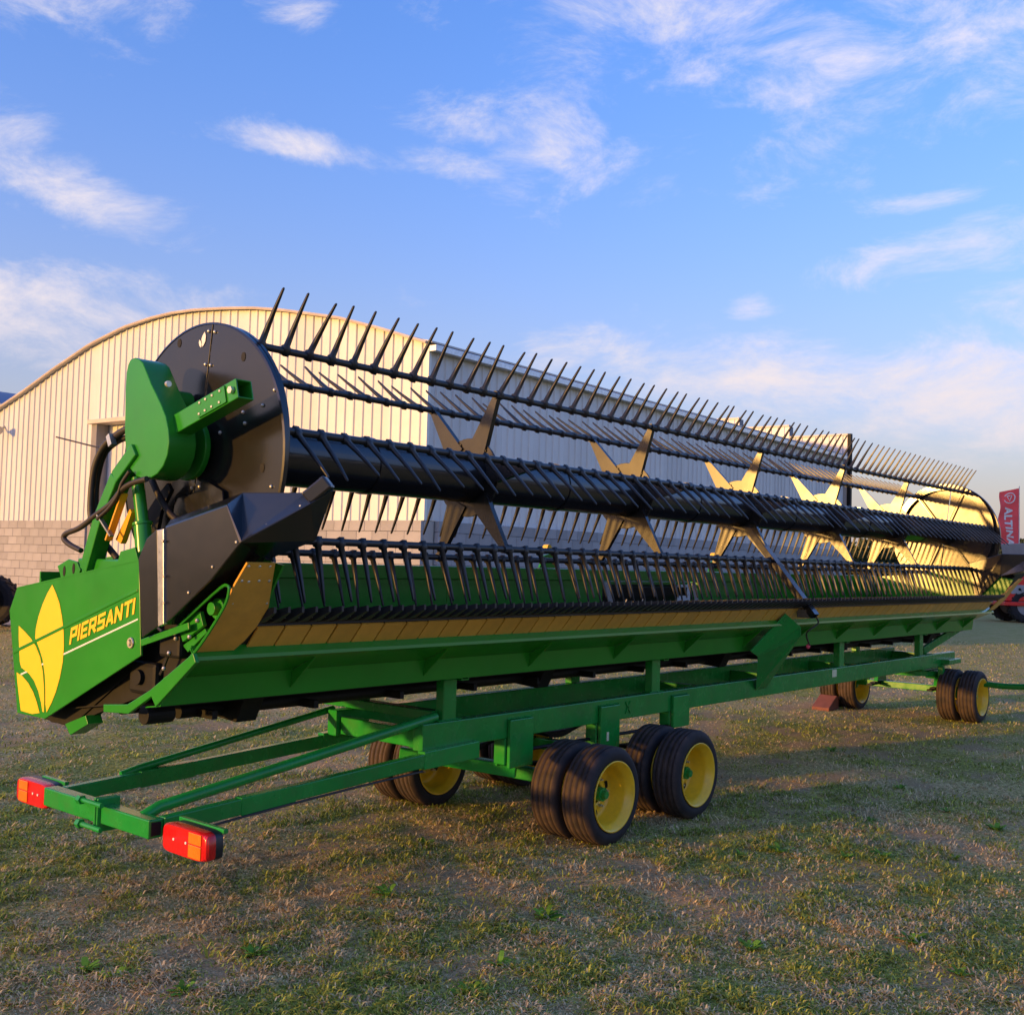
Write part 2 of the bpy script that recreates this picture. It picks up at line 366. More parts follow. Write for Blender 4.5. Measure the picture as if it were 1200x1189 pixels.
# ------------------------------------------------------------------ ground
def build_ground():
    xs = np.concatenate([[-900, -300, -100, -40, -15, -6], np.arange(-2, 20, .085), [21, 23, 26, 31, 38, 50, 75, 120, 250, 500, 1200]])
    ys = np.concatenate([[-900, -300, -100, -40, -18, -9], np.arange(-4, 14, .085), [15, 17, 20, 25, 32, 45, 75, 150, 400, 1200]])
    Xg, Yg = np.meshgrid(xs, ys, indexing='ij')
    inner = (Xg > -2.1) & (Xg < 20.1) & (Yg > -4.1) & (Yg < 14.1)
    Z = np.where(inner, ground_z(Xg, Yg), 0.0)
    n, m_ = Xg.shape; V = np.stack([Xg, Yg, Z], -1).reshape(-1, 3)
    idx = np.arange(n*m_).reshape(n, m_)
    Fq = np.stack([idx[:-1, :-1], idx[1:, :-1], idx[1:, 1:], idx[:-1, 1:]], -1).reshape(-1, 4)
    me = bpy.data.meshes.new('ground'); me.vertices.add(len(V)); me.vertices.foreach_set('co', V.ravel())
    me.loops.add(Fq.size); me.loops.foreach_set('vertex_index', Fq.ravel()); me.polygons.add(len(Fq)); me.polygons.foreach_set('loop_start', np.arange(0, Fq.size, 4)); me.polygons.foreach_set('use_smooth', [True]*len(Fq))
    me.update(); me.validate()
    a = me.attributes.new('patch', 'FLOAT_COLOR', 'POINT')
    c = np.zeros((len(V), 4)); c[:, 0] = bare(V[:, 0], V[:, 1]); c[:, 1] = dry(V[:, 0], V[:, 1]); c[:, 3] = 1
    far = ~inner.reshape(-1); c[far, 0] = .12; c[far, 1] = .72
    a.data.foreach_set('color', c.ravel())
    m = bpy.data.materials.new('grassy_ground'); m.use_nodes = True; nt = m.node_tree; N, L = nodes_of(nt); b = N['Principled BSDF']
    b.inputs['Roughness'].default_value = .95; b.inputs['Specular IOR Level'].default_value = 0.0
    tc = N.new('ShaderNodeTexCoord'); at = N.new('ShaderNodeAttribute'); at.attribute_name = 'patch'; sp = N.new('ShaderNodeSeparateColor'); L.new(at.outputs['Color'], sp.inputs[0])
    def noise(s, d=6, r=.65):
        q = N.new('ShaderNodeTexNoise'); q.inputs['Scale'].default_value = s; q.inputs['Detail'].default_value = d; q.inputs['Roughness'].default_value = r; L.new(tc.outputs['Object'], q.inputs['Vector']); return q.outputs['Fac']
    def ramp(fac, stops):
        r = N.new('ShaderNodeValToRGB'); L.new(fac, r.inputs[0]); e = r.color_ramp.elements
        while len(e) < len(stops): e.new(.5)
        for k, (p, cc) in enumerate(stops): e[k].position = p; e[k].color = (*cc, 1)
        return r.outputs[0]
    def mixc(f, a_, b_):
        x = N.new('ShaderNodeMix'); x.data_type = 'RGBA'; L.new(f, x.inputs['Factor']); L.new(a_, x.inputs['A']); L.new(b_, x.inputs['B']); return x.outputs['Result']
    def mth(op, a_, b_, clamp=False):
        x = N.new('ShaderNodeMath'); x.operation = op; x.use_clamp = clamp
        for i, v in enumerate((a_, b_)):
            if isinstance(v, (int, float)): x.inputs[i].default_value = v
            else: L.new(v, x.inputs[i])
        return x.outputs[0]
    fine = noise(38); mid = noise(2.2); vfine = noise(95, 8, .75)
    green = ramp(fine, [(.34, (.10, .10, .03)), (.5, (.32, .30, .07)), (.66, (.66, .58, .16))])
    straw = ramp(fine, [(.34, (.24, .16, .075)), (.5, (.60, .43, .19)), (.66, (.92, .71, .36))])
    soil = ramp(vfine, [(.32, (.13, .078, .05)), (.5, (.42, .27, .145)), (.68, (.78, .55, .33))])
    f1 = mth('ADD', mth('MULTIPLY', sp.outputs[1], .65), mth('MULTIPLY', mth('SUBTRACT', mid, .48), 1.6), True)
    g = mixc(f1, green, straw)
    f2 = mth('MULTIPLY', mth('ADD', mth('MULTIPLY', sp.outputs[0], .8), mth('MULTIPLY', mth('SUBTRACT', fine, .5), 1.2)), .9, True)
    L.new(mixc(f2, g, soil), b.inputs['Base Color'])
    bp = N.new('ShaderNodeBump'); bp.inputs['Strength'].default_value = .7; bp.inputs['Distance'].default_value = .02; L.new(mth('ADD', fine, mth('MULTIPLY', vfine, .5)), bp.inputs['Height']); L.new(bp.outputs[0], b.inputs['Normal'])
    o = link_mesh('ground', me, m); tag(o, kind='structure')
    return o
build_ground()

def blades_mesh(name, P, ang, length, lean, width, colr):
    """P (n,3); each blade = quad + tip triangle"""
    n = len(P); d = np.stack([np.cos(ang), np.sin(ang), np.zeros(n)], 1); s = np.stack([-np.sin(ang), np.cos(ang), np.zeros(n)], 1)
    up = np.array([0, 0, 1.0]); l1 = length*.55
    m1 = P+d*(l1*np.sin(lean*.6))[:, None]+up*(l1*np.cos(lean*.6))[:, None]
    l2 = length*.45; tip = m1+d*(l2*np.sin(np.minimum(lean*1.5, 1.75)))[:, None]+up*(l2*np.cos(np.minimum(lean*1.5, 1.75)))[:, None]
    w = (s*(width/2)[:, None])
    V = np.stack([P-w, P+w, m1+w*.8, m1-w*.8, tip], 1).reshape(-1, 3)
    b = np.arange(n)*5
    L = np.stack([b, b+1, b+2, b+3, b+3, b+2, b+4], 1).ravel()
    st = (np.arange(n)*7)[:, None]+np.array([0, 4])[None, :]
    me = bpy.data.meshes.new(name); me.vertices.add(n*5); me.vertices.foreach_set('co', V.ravel())
    me.loops.add(n*7); me.loops.foreach_set('vertex_index', L); me.polygons.add(2*n); me.polygons.foreach_set('loop_start', st.ravel()); me.update()
    a = me.attributes.new('tone', 'FLOAT_COLOR', 'POINT'); c = np.ones((n, 5, 4)); c[:, :, :3] = colr[:, None, :]; a.data.foreach_set('color', c.ravel())
    return me
def build_grass():
    th0 = math.atan2(AY[2], AX[2])
    parts = []
    for (n, d0, d1) in ((400000, 3.0, 9.0), (190000, 9.0, 30.0)):
        th = th0+RNG.uniform(-.66, .66, n); d = d0*np.exp(RNG.random(n)*math.log(d1/d0)); x = d*np.cos(th); y = d*np.sin(th)
        bp = bare(x, y); dp = dry(x, y); tuft = np.clip((fbm(x, y, 7.0, 77, 3)-.40)*4, 0, 1)
        keep = RNG.random(n) < (.20+.80*(1-bp)*(.45+.55*tuft)); keep &= ~((x > 11.6) & (y > 13.0)) 
        parts.append([q[keep] for q in (x, y, d, bp, dp, tuft)])
    x, y, d, bp, dp, tuft = [np.concatenate(q) for q in zip(*parts)]; n = len(x)
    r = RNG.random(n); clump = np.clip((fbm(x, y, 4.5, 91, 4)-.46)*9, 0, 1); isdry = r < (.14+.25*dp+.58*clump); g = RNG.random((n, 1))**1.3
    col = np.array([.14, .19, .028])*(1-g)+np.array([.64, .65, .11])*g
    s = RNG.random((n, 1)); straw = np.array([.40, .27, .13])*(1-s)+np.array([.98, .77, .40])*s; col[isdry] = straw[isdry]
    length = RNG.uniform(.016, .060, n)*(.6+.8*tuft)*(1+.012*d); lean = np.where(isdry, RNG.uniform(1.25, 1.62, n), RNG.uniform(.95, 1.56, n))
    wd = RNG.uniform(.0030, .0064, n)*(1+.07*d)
    z = np.where((x > 20) | (y > 14), 0.0, ground_z(x, y)); P = np.stack([x, y, z-.003], 1)
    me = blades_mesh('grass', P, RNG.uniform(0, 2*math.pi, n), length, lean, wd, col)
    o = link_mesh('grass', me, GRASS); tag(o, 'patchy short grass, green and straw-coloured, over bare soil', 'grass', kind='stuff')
build_grass()

# ------------------------------------------------------------------ arched warehouse
HU = np.array([.99837, .05702, 0]); HV = np.array([-.05702, .99837, 0]); HC = np.array([13.968, 13.678, 0.0])
def GP(s, z, off=0.0): return HC+HV*s-HU*off+np.array([0, 0, z])       # on the gable (s from the near corner)
def SP(t, z, off=0.0): return HC+HU*t-HV*off+np.array([0, 0, z])       # on the long side
ARCH = np.array([(0, 5.57), (1.2, 5.96), (2.3, 6.28), (3.95, 6.62), (4.82, 6.76), (5.73, 6.86), (6.71, 6.94), (7.5, 6.965), (8.24, 6.94), (9.3, 6.84), (10.66, 6.57), (12.2, 6.1), (13.5, 5.66), (15.0, 5.2)])
def arch(s): return float(np.interp(s, ARCH[:, 0], ARCH[:, 1]))
GW, SL, BH = 15.0, 21.3, 2.4
def build_hangar():
    T = thing('warehouse', HC, 'long arched warehouse of cream ribbed sheets above a low concrete-block wall', 'warehouse')
    d0, d1, dz = 5.2, 10.42, 4.68                                  # wide recessed door in the gable
    # cores behind cladding and blocks
    m = MB()
    def slab(fn, a0, a1, z0, z1, off0, off1):
        P = [fn(a0, z0, off0), fn(a1, z0, off0), fn(a1, z1, off0), fn(a0, z1, off0)]
        Q = [fn(a0, z0, off1), fn(a1, z0, off1), fn(a1, z1, off1), fn(a0, z1, off1)]
        m.add(P+Q, [(0, 1, 2, 3), (7, 6, 5, 4), (0, 4, 5, 1), (1, 5, 6, 2), (2, 6, 7, 3), (3, 7, 4, 0)])
    slab(GP, .16, d0, 0, BH, -.15, -.012); slab(GP, d1, GW, 0, BH, -.15, -.012); slab(SP, .02, SL, 0, BH, -.15, -.012)
    m.build('mortar_wall', MORTAR, T)
    # ribbed sheets
    pitch = .24; prof = [(0, 0), (.165, 0), (.185, .028), (.215, .028), (.235, 0)]
    def sheet(fn, a0, a1, zb, zt, name='cladding_sheet', mt=CREAM, off=0.0, parent=T):
        pts = []; k = 0
        a = a0
        while a < a1-1e-6:
            for (q, h) in prof:
                if a+q <= a1+1e-6: pts.append((a+q, h))
            a += pitch
        pts.append((a1, 0)); vs = []; fs = []
        for (q, h) in pts: vs += [fn(q, zb(q), off+h), fn(q, zt(q), off+h)]
        for i in range(len(pts)-1): fs.append((2*i, 2*i+2, 2*i+3, 2*i+1))
        # folded edges give the sheet its body
        n = len(vs); vs += [fn(a0, zb(a0), off-.03), fn(a0, zt(a0), off-.03), fn(a1, zb(a1), off-.03), fn(a1, zt(a1), off-.03)]
        fs += [(0, 1, n+1, n), (n-2, n-1, n+3, n+2)]
        mb = MB().add(vs, fs)
        me = bpy.data.meshes.new(name); me.from_pydata((np.array(mb.v)-OFF[parent]).tolist(), [], mb.f)
        return link_mesh(name, me, mt, parent)
    w = .96; s = 0.0
    while s < GW-1e-6:
        e = min(s+w, GW)
        mid = (s+e)/2
        zb = (lambda q: dz) if d0 <= s and e <= d1+.5 and mid < d1 else (lambda q: BH)
        if s < d0 < e:                                            # sheet that meets the door jamb
            sheet(GP, s, d0, lambda q: BH, arch); sheet(GP, d0, e, lambda q: dz, arch)
        elif s < d1 < e:
            sheet(GP, s, d1, lambda q: dz, arch); sheet(GP, d1, e, lambda q: BH, arch)
        else: sheet(GP, s, e-.004, zb, arch)
        s = e
    t = 0.0; w2 = 1.1
    while t < SL-1e-6:
        e = min(t+w2, SL); sheet(SP, t, e-.004, lambda q: BH, lambda q: 5.52); t = e
    # recessed sliding door with frame
    dm = MB(); 
    door = sheet(GP, d0, d1, lambda q: .02, lambda q: dz, 'door', CREAM, -.28)
    fr = MB()
    def gbox(m_, s0, s1, z0, z1, o0, o1):
        P = [GP(s0, z0, o0), GP(s1, z0, o0), GP(s1, z1, o0), GP(s0, z1, o0), GP(s0, z0, o1), GP(s1, z0, o1), GP(s1, z1, o1), GP(s0, z1, o1)]
        m_.add(P, [(0, 1, 2, 3), (7, 6, 5, 4), (0, 4, 5, 1), (1, 5, 6, 2), (2, 6, 7, 3), (3, 7, 4, 0)])
    gbox(fr, d1-.12, d1+.10, 0, dz, -.30, .05); fr.build('door_jamb', MORTAR, door, .01); fr = MB(); gbox(fr, d0-.10, d0+.12, 0, dz, -.30, .05); fr.build('door_jamb', MORTAR, door, .01)
    li = MB(); gbox(li, d0-.15, d1+.15, dz, dz+.10, -.30, .14); li.build('lintel', TRIM, door, .01)
    # roof, gable trim, gutter
    A = np.linspace(0, GW, 61); m = MB(); vs = []; fs = []
    for a in A:
        p = arch(a)
        for (u_, dz_) in ((-.10, .0), (SL+.05, .0), (-.10, .03), (SL+.05, .03)): vs.append(HC+HV*(a if 0 < a < GW else (-.12 if a == 0 else GW+.1))+HU*u_+np.array([0, 0, p+.02+dz_]))
    for i in range(60):
        k = 4*i; fs += [(k, k+4, k+5, k+1), (k+2, k+3, k+7, k+6), (k, k+2, k+6, k+4), (k+1, k+5, k+7, k+3)]
    fs += [(0, 1, 3, 2), (240, 242, 243, 241)]
    m.add(vs, fs).build('roof', ROOFM, T, smooth=25)
    m = MB(); m.tube([GP(a, arch(a)+.03, .12) for a in A], .032, 6); m.build('gable_trim', TRIM, T, smooth=40)
    m = MB(); m.beam(SP(-.05, 5.50, .10), SP(SL, 5.50, .10), .16, .12); m.build('gutter', GALV, T, .01)
    m = MB(); gbox(m, -.02, .05, BH, 5.5, -.02, .05); m.build('corner_trim', WHITE, T)
    # pilasters
    m = None
    for t0 in (0.0, 5.75, 11.6, 17.4):
        m = MB(); P = [SP(t0-.02, 0, -.1), SP(t0+.24, 0, -.1), SP(t0+.24, BH-.01, -.1), SP(t0-.02, BH-.01, -.1)]; Q = [SP(t0-.02, 0, .012), SP(t0+.24, 0, .012), SP(t0+.24, BH-.01, .012), SP(t0-.02, BH-.01, .012)]
        m.add(P+Q, [(0, 1, 2, 3), (7, 6, 5, 4), (0, 4, 5, 1), (1, 5, 6, 2), (2, 6, 7, 3), (3, 7, 4, 0)]); m.build('pilaster', CONC, T, .01)
    # concrete blocks
    bm_ = MB(); bm_.box(-.196, .196, -.1, 0.0, -.096, .096); bme = bm_.mesh('block'); bme.materials.append(BLOCKM)
    hm_ = MB(); hm_.box(-.096, .096, -.1, 0.0, -.096, .096); hme = hm_.mesh('block_half'); hme.materials.append(BLOCKM)
    cap = MB(); cap.box(-.196, .196, -.1, 0.0, -.046, .046); cme = cap.mesh('block_cap'); cme.materials.append(BLOCKM)
    spots = []
    def rows(fn, a0, a1, face, side):
        z = .1; row = 0; zs = []
        while z < BH-.15: zs.append((z, bme)); z += .2
        zs.append((BH-.05-.0, cme)) if BH-(z-.1) < .15 else zs.append((z, bme))
        for k, (zz, me_) in enumerate(zs):
            a = a0+(.2 if k % 2 == 0 else .4)
            if k % 2 == 0 and me_ is bme: pass
            while a+.19 < a1:
                pr = zz+(.6 if not side else 0.0)-(.02*a if side else 0)
                if not side and 2.9 < a < 10.0: pr -= 3
                spots.append((pr, fn(a, zz, 0.0), me_, face)); a += .4
            if k % 2 == 1 and me_ is bme: spots.append((zz-1, fn(a0+.1, zz, 0.0), hme, face))
    gz = math.atan2(HU[1], HU[0])
    rows(GP, .0, d0-.1, gz-math.pi/2, False); rows(GP, d1+.1, GW, gz-math.pi/2, False); rows(SP, .26, SL, gz, True)
    spots.sort(key=lambda q: -q[0])
    rest = MB()
    for i, (_, p, me_, rz) in enumerate(spots):
        jit = RNG.uniform(-.002, .002)
        if i < 300:
            o = bpy.data.objects.new('block', me_); COL.objects.link(o); o.parent = T; o.location = Vector(p-HC)+Vector((math.sin(rz)*jit, -math.cos(rz)*jit, 0)); o.rotation_euler = (0, 0, rz)
        else:
            c, s_ = math.cos(rz), math.sin(rz); vv = np.array([tuple(q.co) for q in me_.vertices]); R2 = np.array([[c, -s_, 0], [s_, c, 0], [0, 0, 1]])
            rest.add(vv@R2.T+p, [tuple(f.vertices) for f in me_.polygons])
    o = rest.build('block_courses', BLOCKM, T); o['kind'] = 'stuff'
    # lamp on the gable
    lp = thing('wall_lamp', GP(14.3, 4.72, .0), 'small grey lamp on a bent arm high on the warehouse gable', 'lamp')
    p0 = GP(14.3, 4.72, .0)
    MB().tube(spline([GP(14.55, 4.85, -.01), GP(14.5, 4.74, .16), GP(14.4, 4.70, .3)]), .025, 8).build('arm', LAMPG, lp, smooth=40)
    MB().cyl(GP(14.42, 4.72, .32), GP(14.2, 4.69, .34), .05, .11, 14).build('lamp_head', LAMPG, lp, smooth=40)
    # concrete apron at the foot of the gable
    m = MB(); P = [GP(-1.0, 0, 2.2), GP(GW+4, 0, 2.2), GP(GW+4, 0, .0), GP(-1.0, 0, 0.0)]
    ap = MB().prism([p+np.array([0, 0, -.05]) for p in P], (0, 0, .09)).build('apron', CONC); tag(ap, kind='structure')
    # stepped facade at the far end
    f = thing('stepped_facade', SP(SL+.3, 0, 0), 'cream ribbed facade with a stepped top rising behind the warehouse roof', 'facade')
    steps = [(-.05, 2.05, 6.32), (2.05, 3.95, 6.73), (3.95, 11.2, 7.10), (11.2, 13.2, 6.73), (13.2, 15.2, 6.32)]
    def FP(s_, z, off=0.0): return HC+HU*(SL+.30)+HV*s_-HU*off+np.array([0, 0, z])
    for (a, b, zt) in steps:
        k = a
        while k < b-1e-6:
            e = min(k+.96, b); sheet(FP, k, e-.004, lambda q: 0.02, lambda q, zt=zt: zt, 'facade_sheet', CREAM, 0.0, f); k = e
        m = MB(); m.beam(FP(a, zt+.02, -.05), FP(b, zt+.02, -.05), .2, .06); m.build('coping', TRIM, f)
        m = MB(); m.add([FP(a, 0, -.02), FP(b, 0, -.02), FP(b, zt, -.02), FP(a, zt, -.02), FP(a, 0, -.35), FP(b, 0, -.35), FP(b, zt, -.35), FP(a, zt, -.35)], [(0, 1, 2, 3), (7, 6, 5, 4), (0, 4, 5, 1), (1, 5, 6, 2), (2, 6, 7, 3), (3, 7, 4, 0)]); m.build('wall_core', MORTAR, f)
    MB().beam(FP(-.12, 0, .02), FP(-.12, 6.36, .02), .12, .14, up=(1, 0, 0)).build('corner_post', DARK, f)
build_hangar()

# ------------------------------------------------------------------ transport trailer
YR, YL = 4.30, 5.11          # outer faces of the two main beams
def wheel_meshes():
    R, wd = .297, .205
    h = wd/2
    prof = [(.205, -h+.012), (.225, -h+.002), (.255, -h), (.275, -h+.008), (.288, -h+.020)]
    g = [-.062, -.022, .020, .060]; x = -h+.026
    prof.append((.294, x))
    for q in g:
        prof += [(.2965, q-.007), (.287, q-.005), (.287, q+.005), (.2965, q+.007)]
    prof += [(.294, h-.026), (.288, h-.020), (.275, h-.008), (.255, h), (.225, h-.002), (.205, h-.012), (.198, h-.03), (.198, -h+.03)]
    n = 56; vs = []; fs = []; k = len(prof); tr = []
    for i in range(n):
        t = 2*math.pi*i/n
        for (r, y) in prof: vs.append((r*math.cos(t), y, r*math.sin(t))); tr.append(1.0 if r > .283 else (.35 if r > .27 else .06))
    for i in range(n):
        for j in range(k): fs.append((i*k+j, i*k+(j+1) % k, ((i+1) % n)*k+(j+1) % k, ((i+1) % n)*k+j))
    ty = MB().add(vs, fs).mesh('tyre'); ty.materials.append(TYRE)
    a = ty.attributes.new('tread', 'FLOAT', 'POINT'); a.data.foreach_set('value', tr)
    ty.polygons.foreach_set('use_smooth', [True]*len(ty.polygons))
    # rim: deep dish open towards -y (the disc sits on the +y side)
    prof = [(.214, -h+.004), (.214, -h-.004), (.206, -h-.002), (.198, -h+.020), (.180, -h+.035), (.176, -h+.06), (.172, h-.055), (.160, h-.040), (.120, h-.034), (.105, h-.060), (.062, h-.066), (.060, h-.05),
            (.105, h-.045), (.130, h-.022), (.165, h-.024), (.185, h-.03), (.198, h-.018), (.206, h+.002), (.214, h+.004), (.214, h-.004), (.204, h-.016), (.190, h-.04), (.184, 0), (.190, -h+.05), (.204, -h+.016)]
    vs = []; fs = []; k = len(prof)
    for i in range(n):
        t = 2*math.pi*i/n
        for (r, y) in prof: vs.append((r*math.cos(t), y, r*math.sin(t)))
    for i in range(n):
        for j in range(k): fs.append((i*k+j, i*k+(j+1) % k, ((i+1) % n)*k+(j+1) % k, ((i+1) % n)*k+j))
    mb = MB().add(vs, fs); ri = mb.mesh('rim'); ri.materials.append(YELLOW); ri.polygons.foreach_set('use_smooth', [True]*len(ri.polygons))
    nut = MB().cyl((.085, h-.055, 0), (.085, h-.085, 0), .012, .010, 6).cyl((.085, h-.085, 0), (.085, h-.10, 0), .006, None, 6).mesh('wheel_nut'); nut.materials.append(ZINC)
    valve = MB().cyl((.165, h-.05, 0), (.158, h-.10, 0), .005, None, 6).mesh('valve'); valve.materials.append(DARK)
    ho = MB()                                                     # flat dark patches painting the shade of hand holes on the dish
    for q in range(1):
        t = 0.0; ho.add([(.138*math.cos(t)+.030*math.cos(u)*math.cos(t)-.016*math.sin(u)*math.sin(t)*1.6, h-.041, .138*math.sin(t)+.030*math.cos(u)*math.sin(t)*.7+.026*math.sin(u)*math.cos(t)) for u in np.linspace(0, 2*math.pi, 12, endpoint=False)], [tuple(range(12))])
    hom = ho.mesh('hand_hole_shade'); hom.materials.append(DARK)
    hb = MB(); hb.cyl((0, h+.02, 0), (0, -h+.085, 0), .046, .042, 18); hb.cyl((0, -h+.085, 0), (0, -h+.06, 0), .028, .024, 14)
    hu = hb.mesh('hub'); hu.materials.append(GREEN_T)
    return ty, ri, hom, hu, nut, valve
def build_trailer():
    T = thing('header_trailer', (9.0, 4.7, 0), 'green transport trailer with twin yellow-rimmed wheels carrying the harvester header', 'trailer')
    def B(name, mb, m=GREEN_T, bevel=.006, parent=T, **k): return mb.build(name, m, parent, bevel, **k)
    B('main_beam', MB().box(4.43, 13.55, YR, YR+.08, .622, .775), label='long main beam facing the open field')
    B('main_beam', MB().box(4.43, 13.55, YL-.08, YL, .622, .775))
    for x in (4.50, 7.9, 9.35, 11.1, 13.48): B('cross_member', MB().box(x-.04, x+.04, YR+.082, YL-.082, .632, .735))
    B('outrigger_beam', MB().sqtube((4.60, YR+.06, .805), (4.60, 5.86, .805), .085, .055)) 
    for x in (4.655, 6.87, 10.22, 12.42):
        B('support_post', MB().box(x-.055, x+.055, YR+.008, YR+.072, .777, 1.015)); B('support_post', MB().box(x-.055, x+.055, YL-.072, YL-.008, .777, .86))
        B('post_foot', MB().box(x-.09, x+.09, YR+.004, YR+.076, .7765, .786), bevel=.003)
        B('cradle_tube', MB().sqtube((x+.105, YR-.01, 1.035), (x+.105, YR+.28, 1.035), .065, .065), bevel=0)
        B('cradle_plate', MB().box(x-.055, x+.14, YR+.010, YR+.070, 1.0155, 1.022), bevel=.002)
    # spring hangers
    for side, yo, sg in (('r', YR, -1), ('l', YL, 1)):
        for x, zb in ((5.28, .44), (6.24, .44), (7.18, .50)):
            y0, y1 = (yo-.028, yo-.002) if sg < 0 else (yo+.002, yo+.028)
            hg = B('hanger_plate', MB().box(x-.115, x+.115, y0, y1, zb, .735))
            y2, y3 = (yo+.084, yo+.104) if sg < 0 else (yo-.104, yo-.084)
            B('hanger_gusset', MB().box(x-.13, x-.11, yo+.002 if sg < 0 else yo-.09, yo+.09 if sg < 0 else yo-.002, zb+.02, .621), parent=hg)
            B('hanger_web', MB().box(x-.10, x+.10, y2, y3, zb, .621), parent=hg)
        # leaf springs and axle seats
        for xa, x0, x1 in ((5.56, 5.28, 6.24), (6.56, 6.24, 7.18)):
            sp = MB()
            for q in range(4):
                L_ = (x1-x0)*(.5-.09*q); c = (x0+x1)/2 if False else xa+.12
                pts = [(c-L_+2*L_*i/8, yo+.04 if sg < 0 else yo-.04, .475-.014*q-.05*(1-((i-4)/4)**2)) for i in range(9)]
                for i in range(8): sp.beam(pts[i], pts[i+1], .05, .011)
            B('leaf_spring', sp, DARK, 0)
        B('brake_rod', MB().cyl((5.2, yo+.06*(-sg), .52), (7.3, yo+.06*(-sg), .50), .012, None, 8), DARK, 0)
    for x in (4.655, 6.87, 10.22, 12.42): B('weld_bead', MB().tube([(x-.095+.019*i, YR+.001, .7795+.002*(i % 2)) for i in range(11)], .005, 6), bevel=0, smooth=60)
    for x in (5.28, 6.24, 7.18): B('weld_bead', MB().tube([(x-.115+.0153*i, YR-.003, .738+.002*(i % 2)) for i in range(16)], .005, 6), bevel=0, smooth=60)
    for x in (5.56, 6.56):
        B('axle_beam', MB().box(x-.04, x+.04, 4.02, 5.40, .30, .38))
    B('tie_bar', MB().beam((4.95, 5.0, .47), (5.30, 4.33, .40), .05, .075))
    # wheels
    ty, ri, hom, hu, nut, valve = wheel_meshes()
    def wheel(x, y, out, z=.297):
        w = bpy.data.objects.new('wheel', hu); COL.objects.link(w); w.parent = T; w.location = Vector((x, y, z))-T.location; OFF[w] = OFF[T]
        w.rotation_euler = (0, RNG.uniform(0, 6.28), 0)
        if out > 0: w.rotation_euler = (0, w.rotation_euler[1], math.pi)
        for nm, me, ro in (('tyre', ty, 0), ('rim', ri, 0), ('hand_hole_shade', hom, .8), ('hand_hole_shade', hom, 2.37), ('hand_hole_shade', hom, 3.94), ('hand_hole_shade', hom, 5.51), ('valve', valve, 1.4), *[('wheel_nut', nut, .3+1.2566*q) for q in range(5)]):
            c = bpy.data.objects.new(nm, me); COL.objects.link(c); c.parent = w; c.rotation_euler = (0, ro, 0)
    for x in (5.56, 6.56):
        for y, o_ in ((3.865, -1), (4.105, 1), (5.315, -1), (5.555, 1)): wheel(x, y, o_)
    for y, o_ in ((3.98, -1), (4.22, 1), (5.40, -1), (5.64, 1)): wheel(13.2, y, o_)
    # front steering axle and turntable
    B('axle_beam', MB().box(13.16, 13.24, 4.10, 5.50, .31, .385))
    B('turntable', MB().cyl((13.2, 4.70, .50), (13.2, 4.70, .56), .34, None, 28), bevel=.004)
    B('turntable_frame', MB().box(12.86, 13.54, 4.45, 4.53, .562, .620).box(12.86, 13.54, 4.88, 4.96, .562, .620))
    for y in (4.34, 5.05):
        B('steering_bracket', MB().prism([(13.05, y, .38), (13.35, y, .38), (13.30, y, .50), (13.10, y, .50)], (0, .05, 0)))
        B('spring_stack', MB().box(12.85, 13.55, y-.005, y+.055, .345, .365).box(12.95, 13.45, y-.005, y+.055, .367, .3795), DARK, 0)
    B('fender_bar', MB().box(13.04, 13.46, 4.20, 4.33, .650, .705)); B('fender_leg', MB().box(13.03, 13.10, 4.27, 4.33, .40, .648))
    e = on(1196, 803, 2, .46); a = np.array([13.5, 4.62, .47])
    pts = spline([a, a+(e-a)*.4+np.array([0, 0, -.02]), a+(e-a)*.8+np.array([0, 0, -.03]), e+(e-a)*.12], 6)
    B('tow_bar', MB().tube(pts, .035, 10), bevel=0, smooth=40)
    B('front_prop', MB().beam((13.02, 4.50, .79), (13.74, 4.32, 1.05), .035, .09))
    # tail frame that carries the lamps
    for y, nm in ((YR-.022, 'r'), (YL+.022, 'l')):
        B('tail_sleeve', MB().beam((4.40, y, .583), (4.86, y, .597), .058, .10)); B('tail_bar', MB().beam((2.775, y, .497), (4.45, y, .585), .05, .076))
        B('tail_collar', MB().beam((3.18, y, .518), (3.50, y, .534), .056, .083), bevel=.003)
        if nm == 'r': B('tail_stay', MB().tube([(2.768, 4.415, .512), (2.84, 4.41, .545), (4.58, YR+.05, .80)], .028, 12), bevel=0, smooth=50)
        else: B('tail_stay', MB().tube([(3.10, YL+.06, .545), (3.2, YL+.05, .570), (4.50, YL+.03, .77)], .020, 10), bevel=0, smooth=50)
    cb = B('tail_crossbar', MB().box(2.70, 2.772, 4.262, 4.66, .450, .532).box(2.70, 2.772, 4.70, 5.19, .447, .535))
    B('joint_plate', MB().box(2.685, 2.80, 4.661, 4.675, .41, .565).box(2.685, 2.80, 4.683, 4.699, .41, .565), parent=cb)
    for z in (.435, .545):
        B('clamp_bolt', MB().cyl((2.67, 4.60, z), (2.67, 4.80, z), .012, None, 8).cyl((2.67, 4.77, z), (2.67, 4.80, z), .022, None, 6), parent=cb, bevel=0)
    B('end_cap', MB().box(2.712, 2.760, 4.2595, 4.262, .462, .520), DARK, 0, parent=cb)
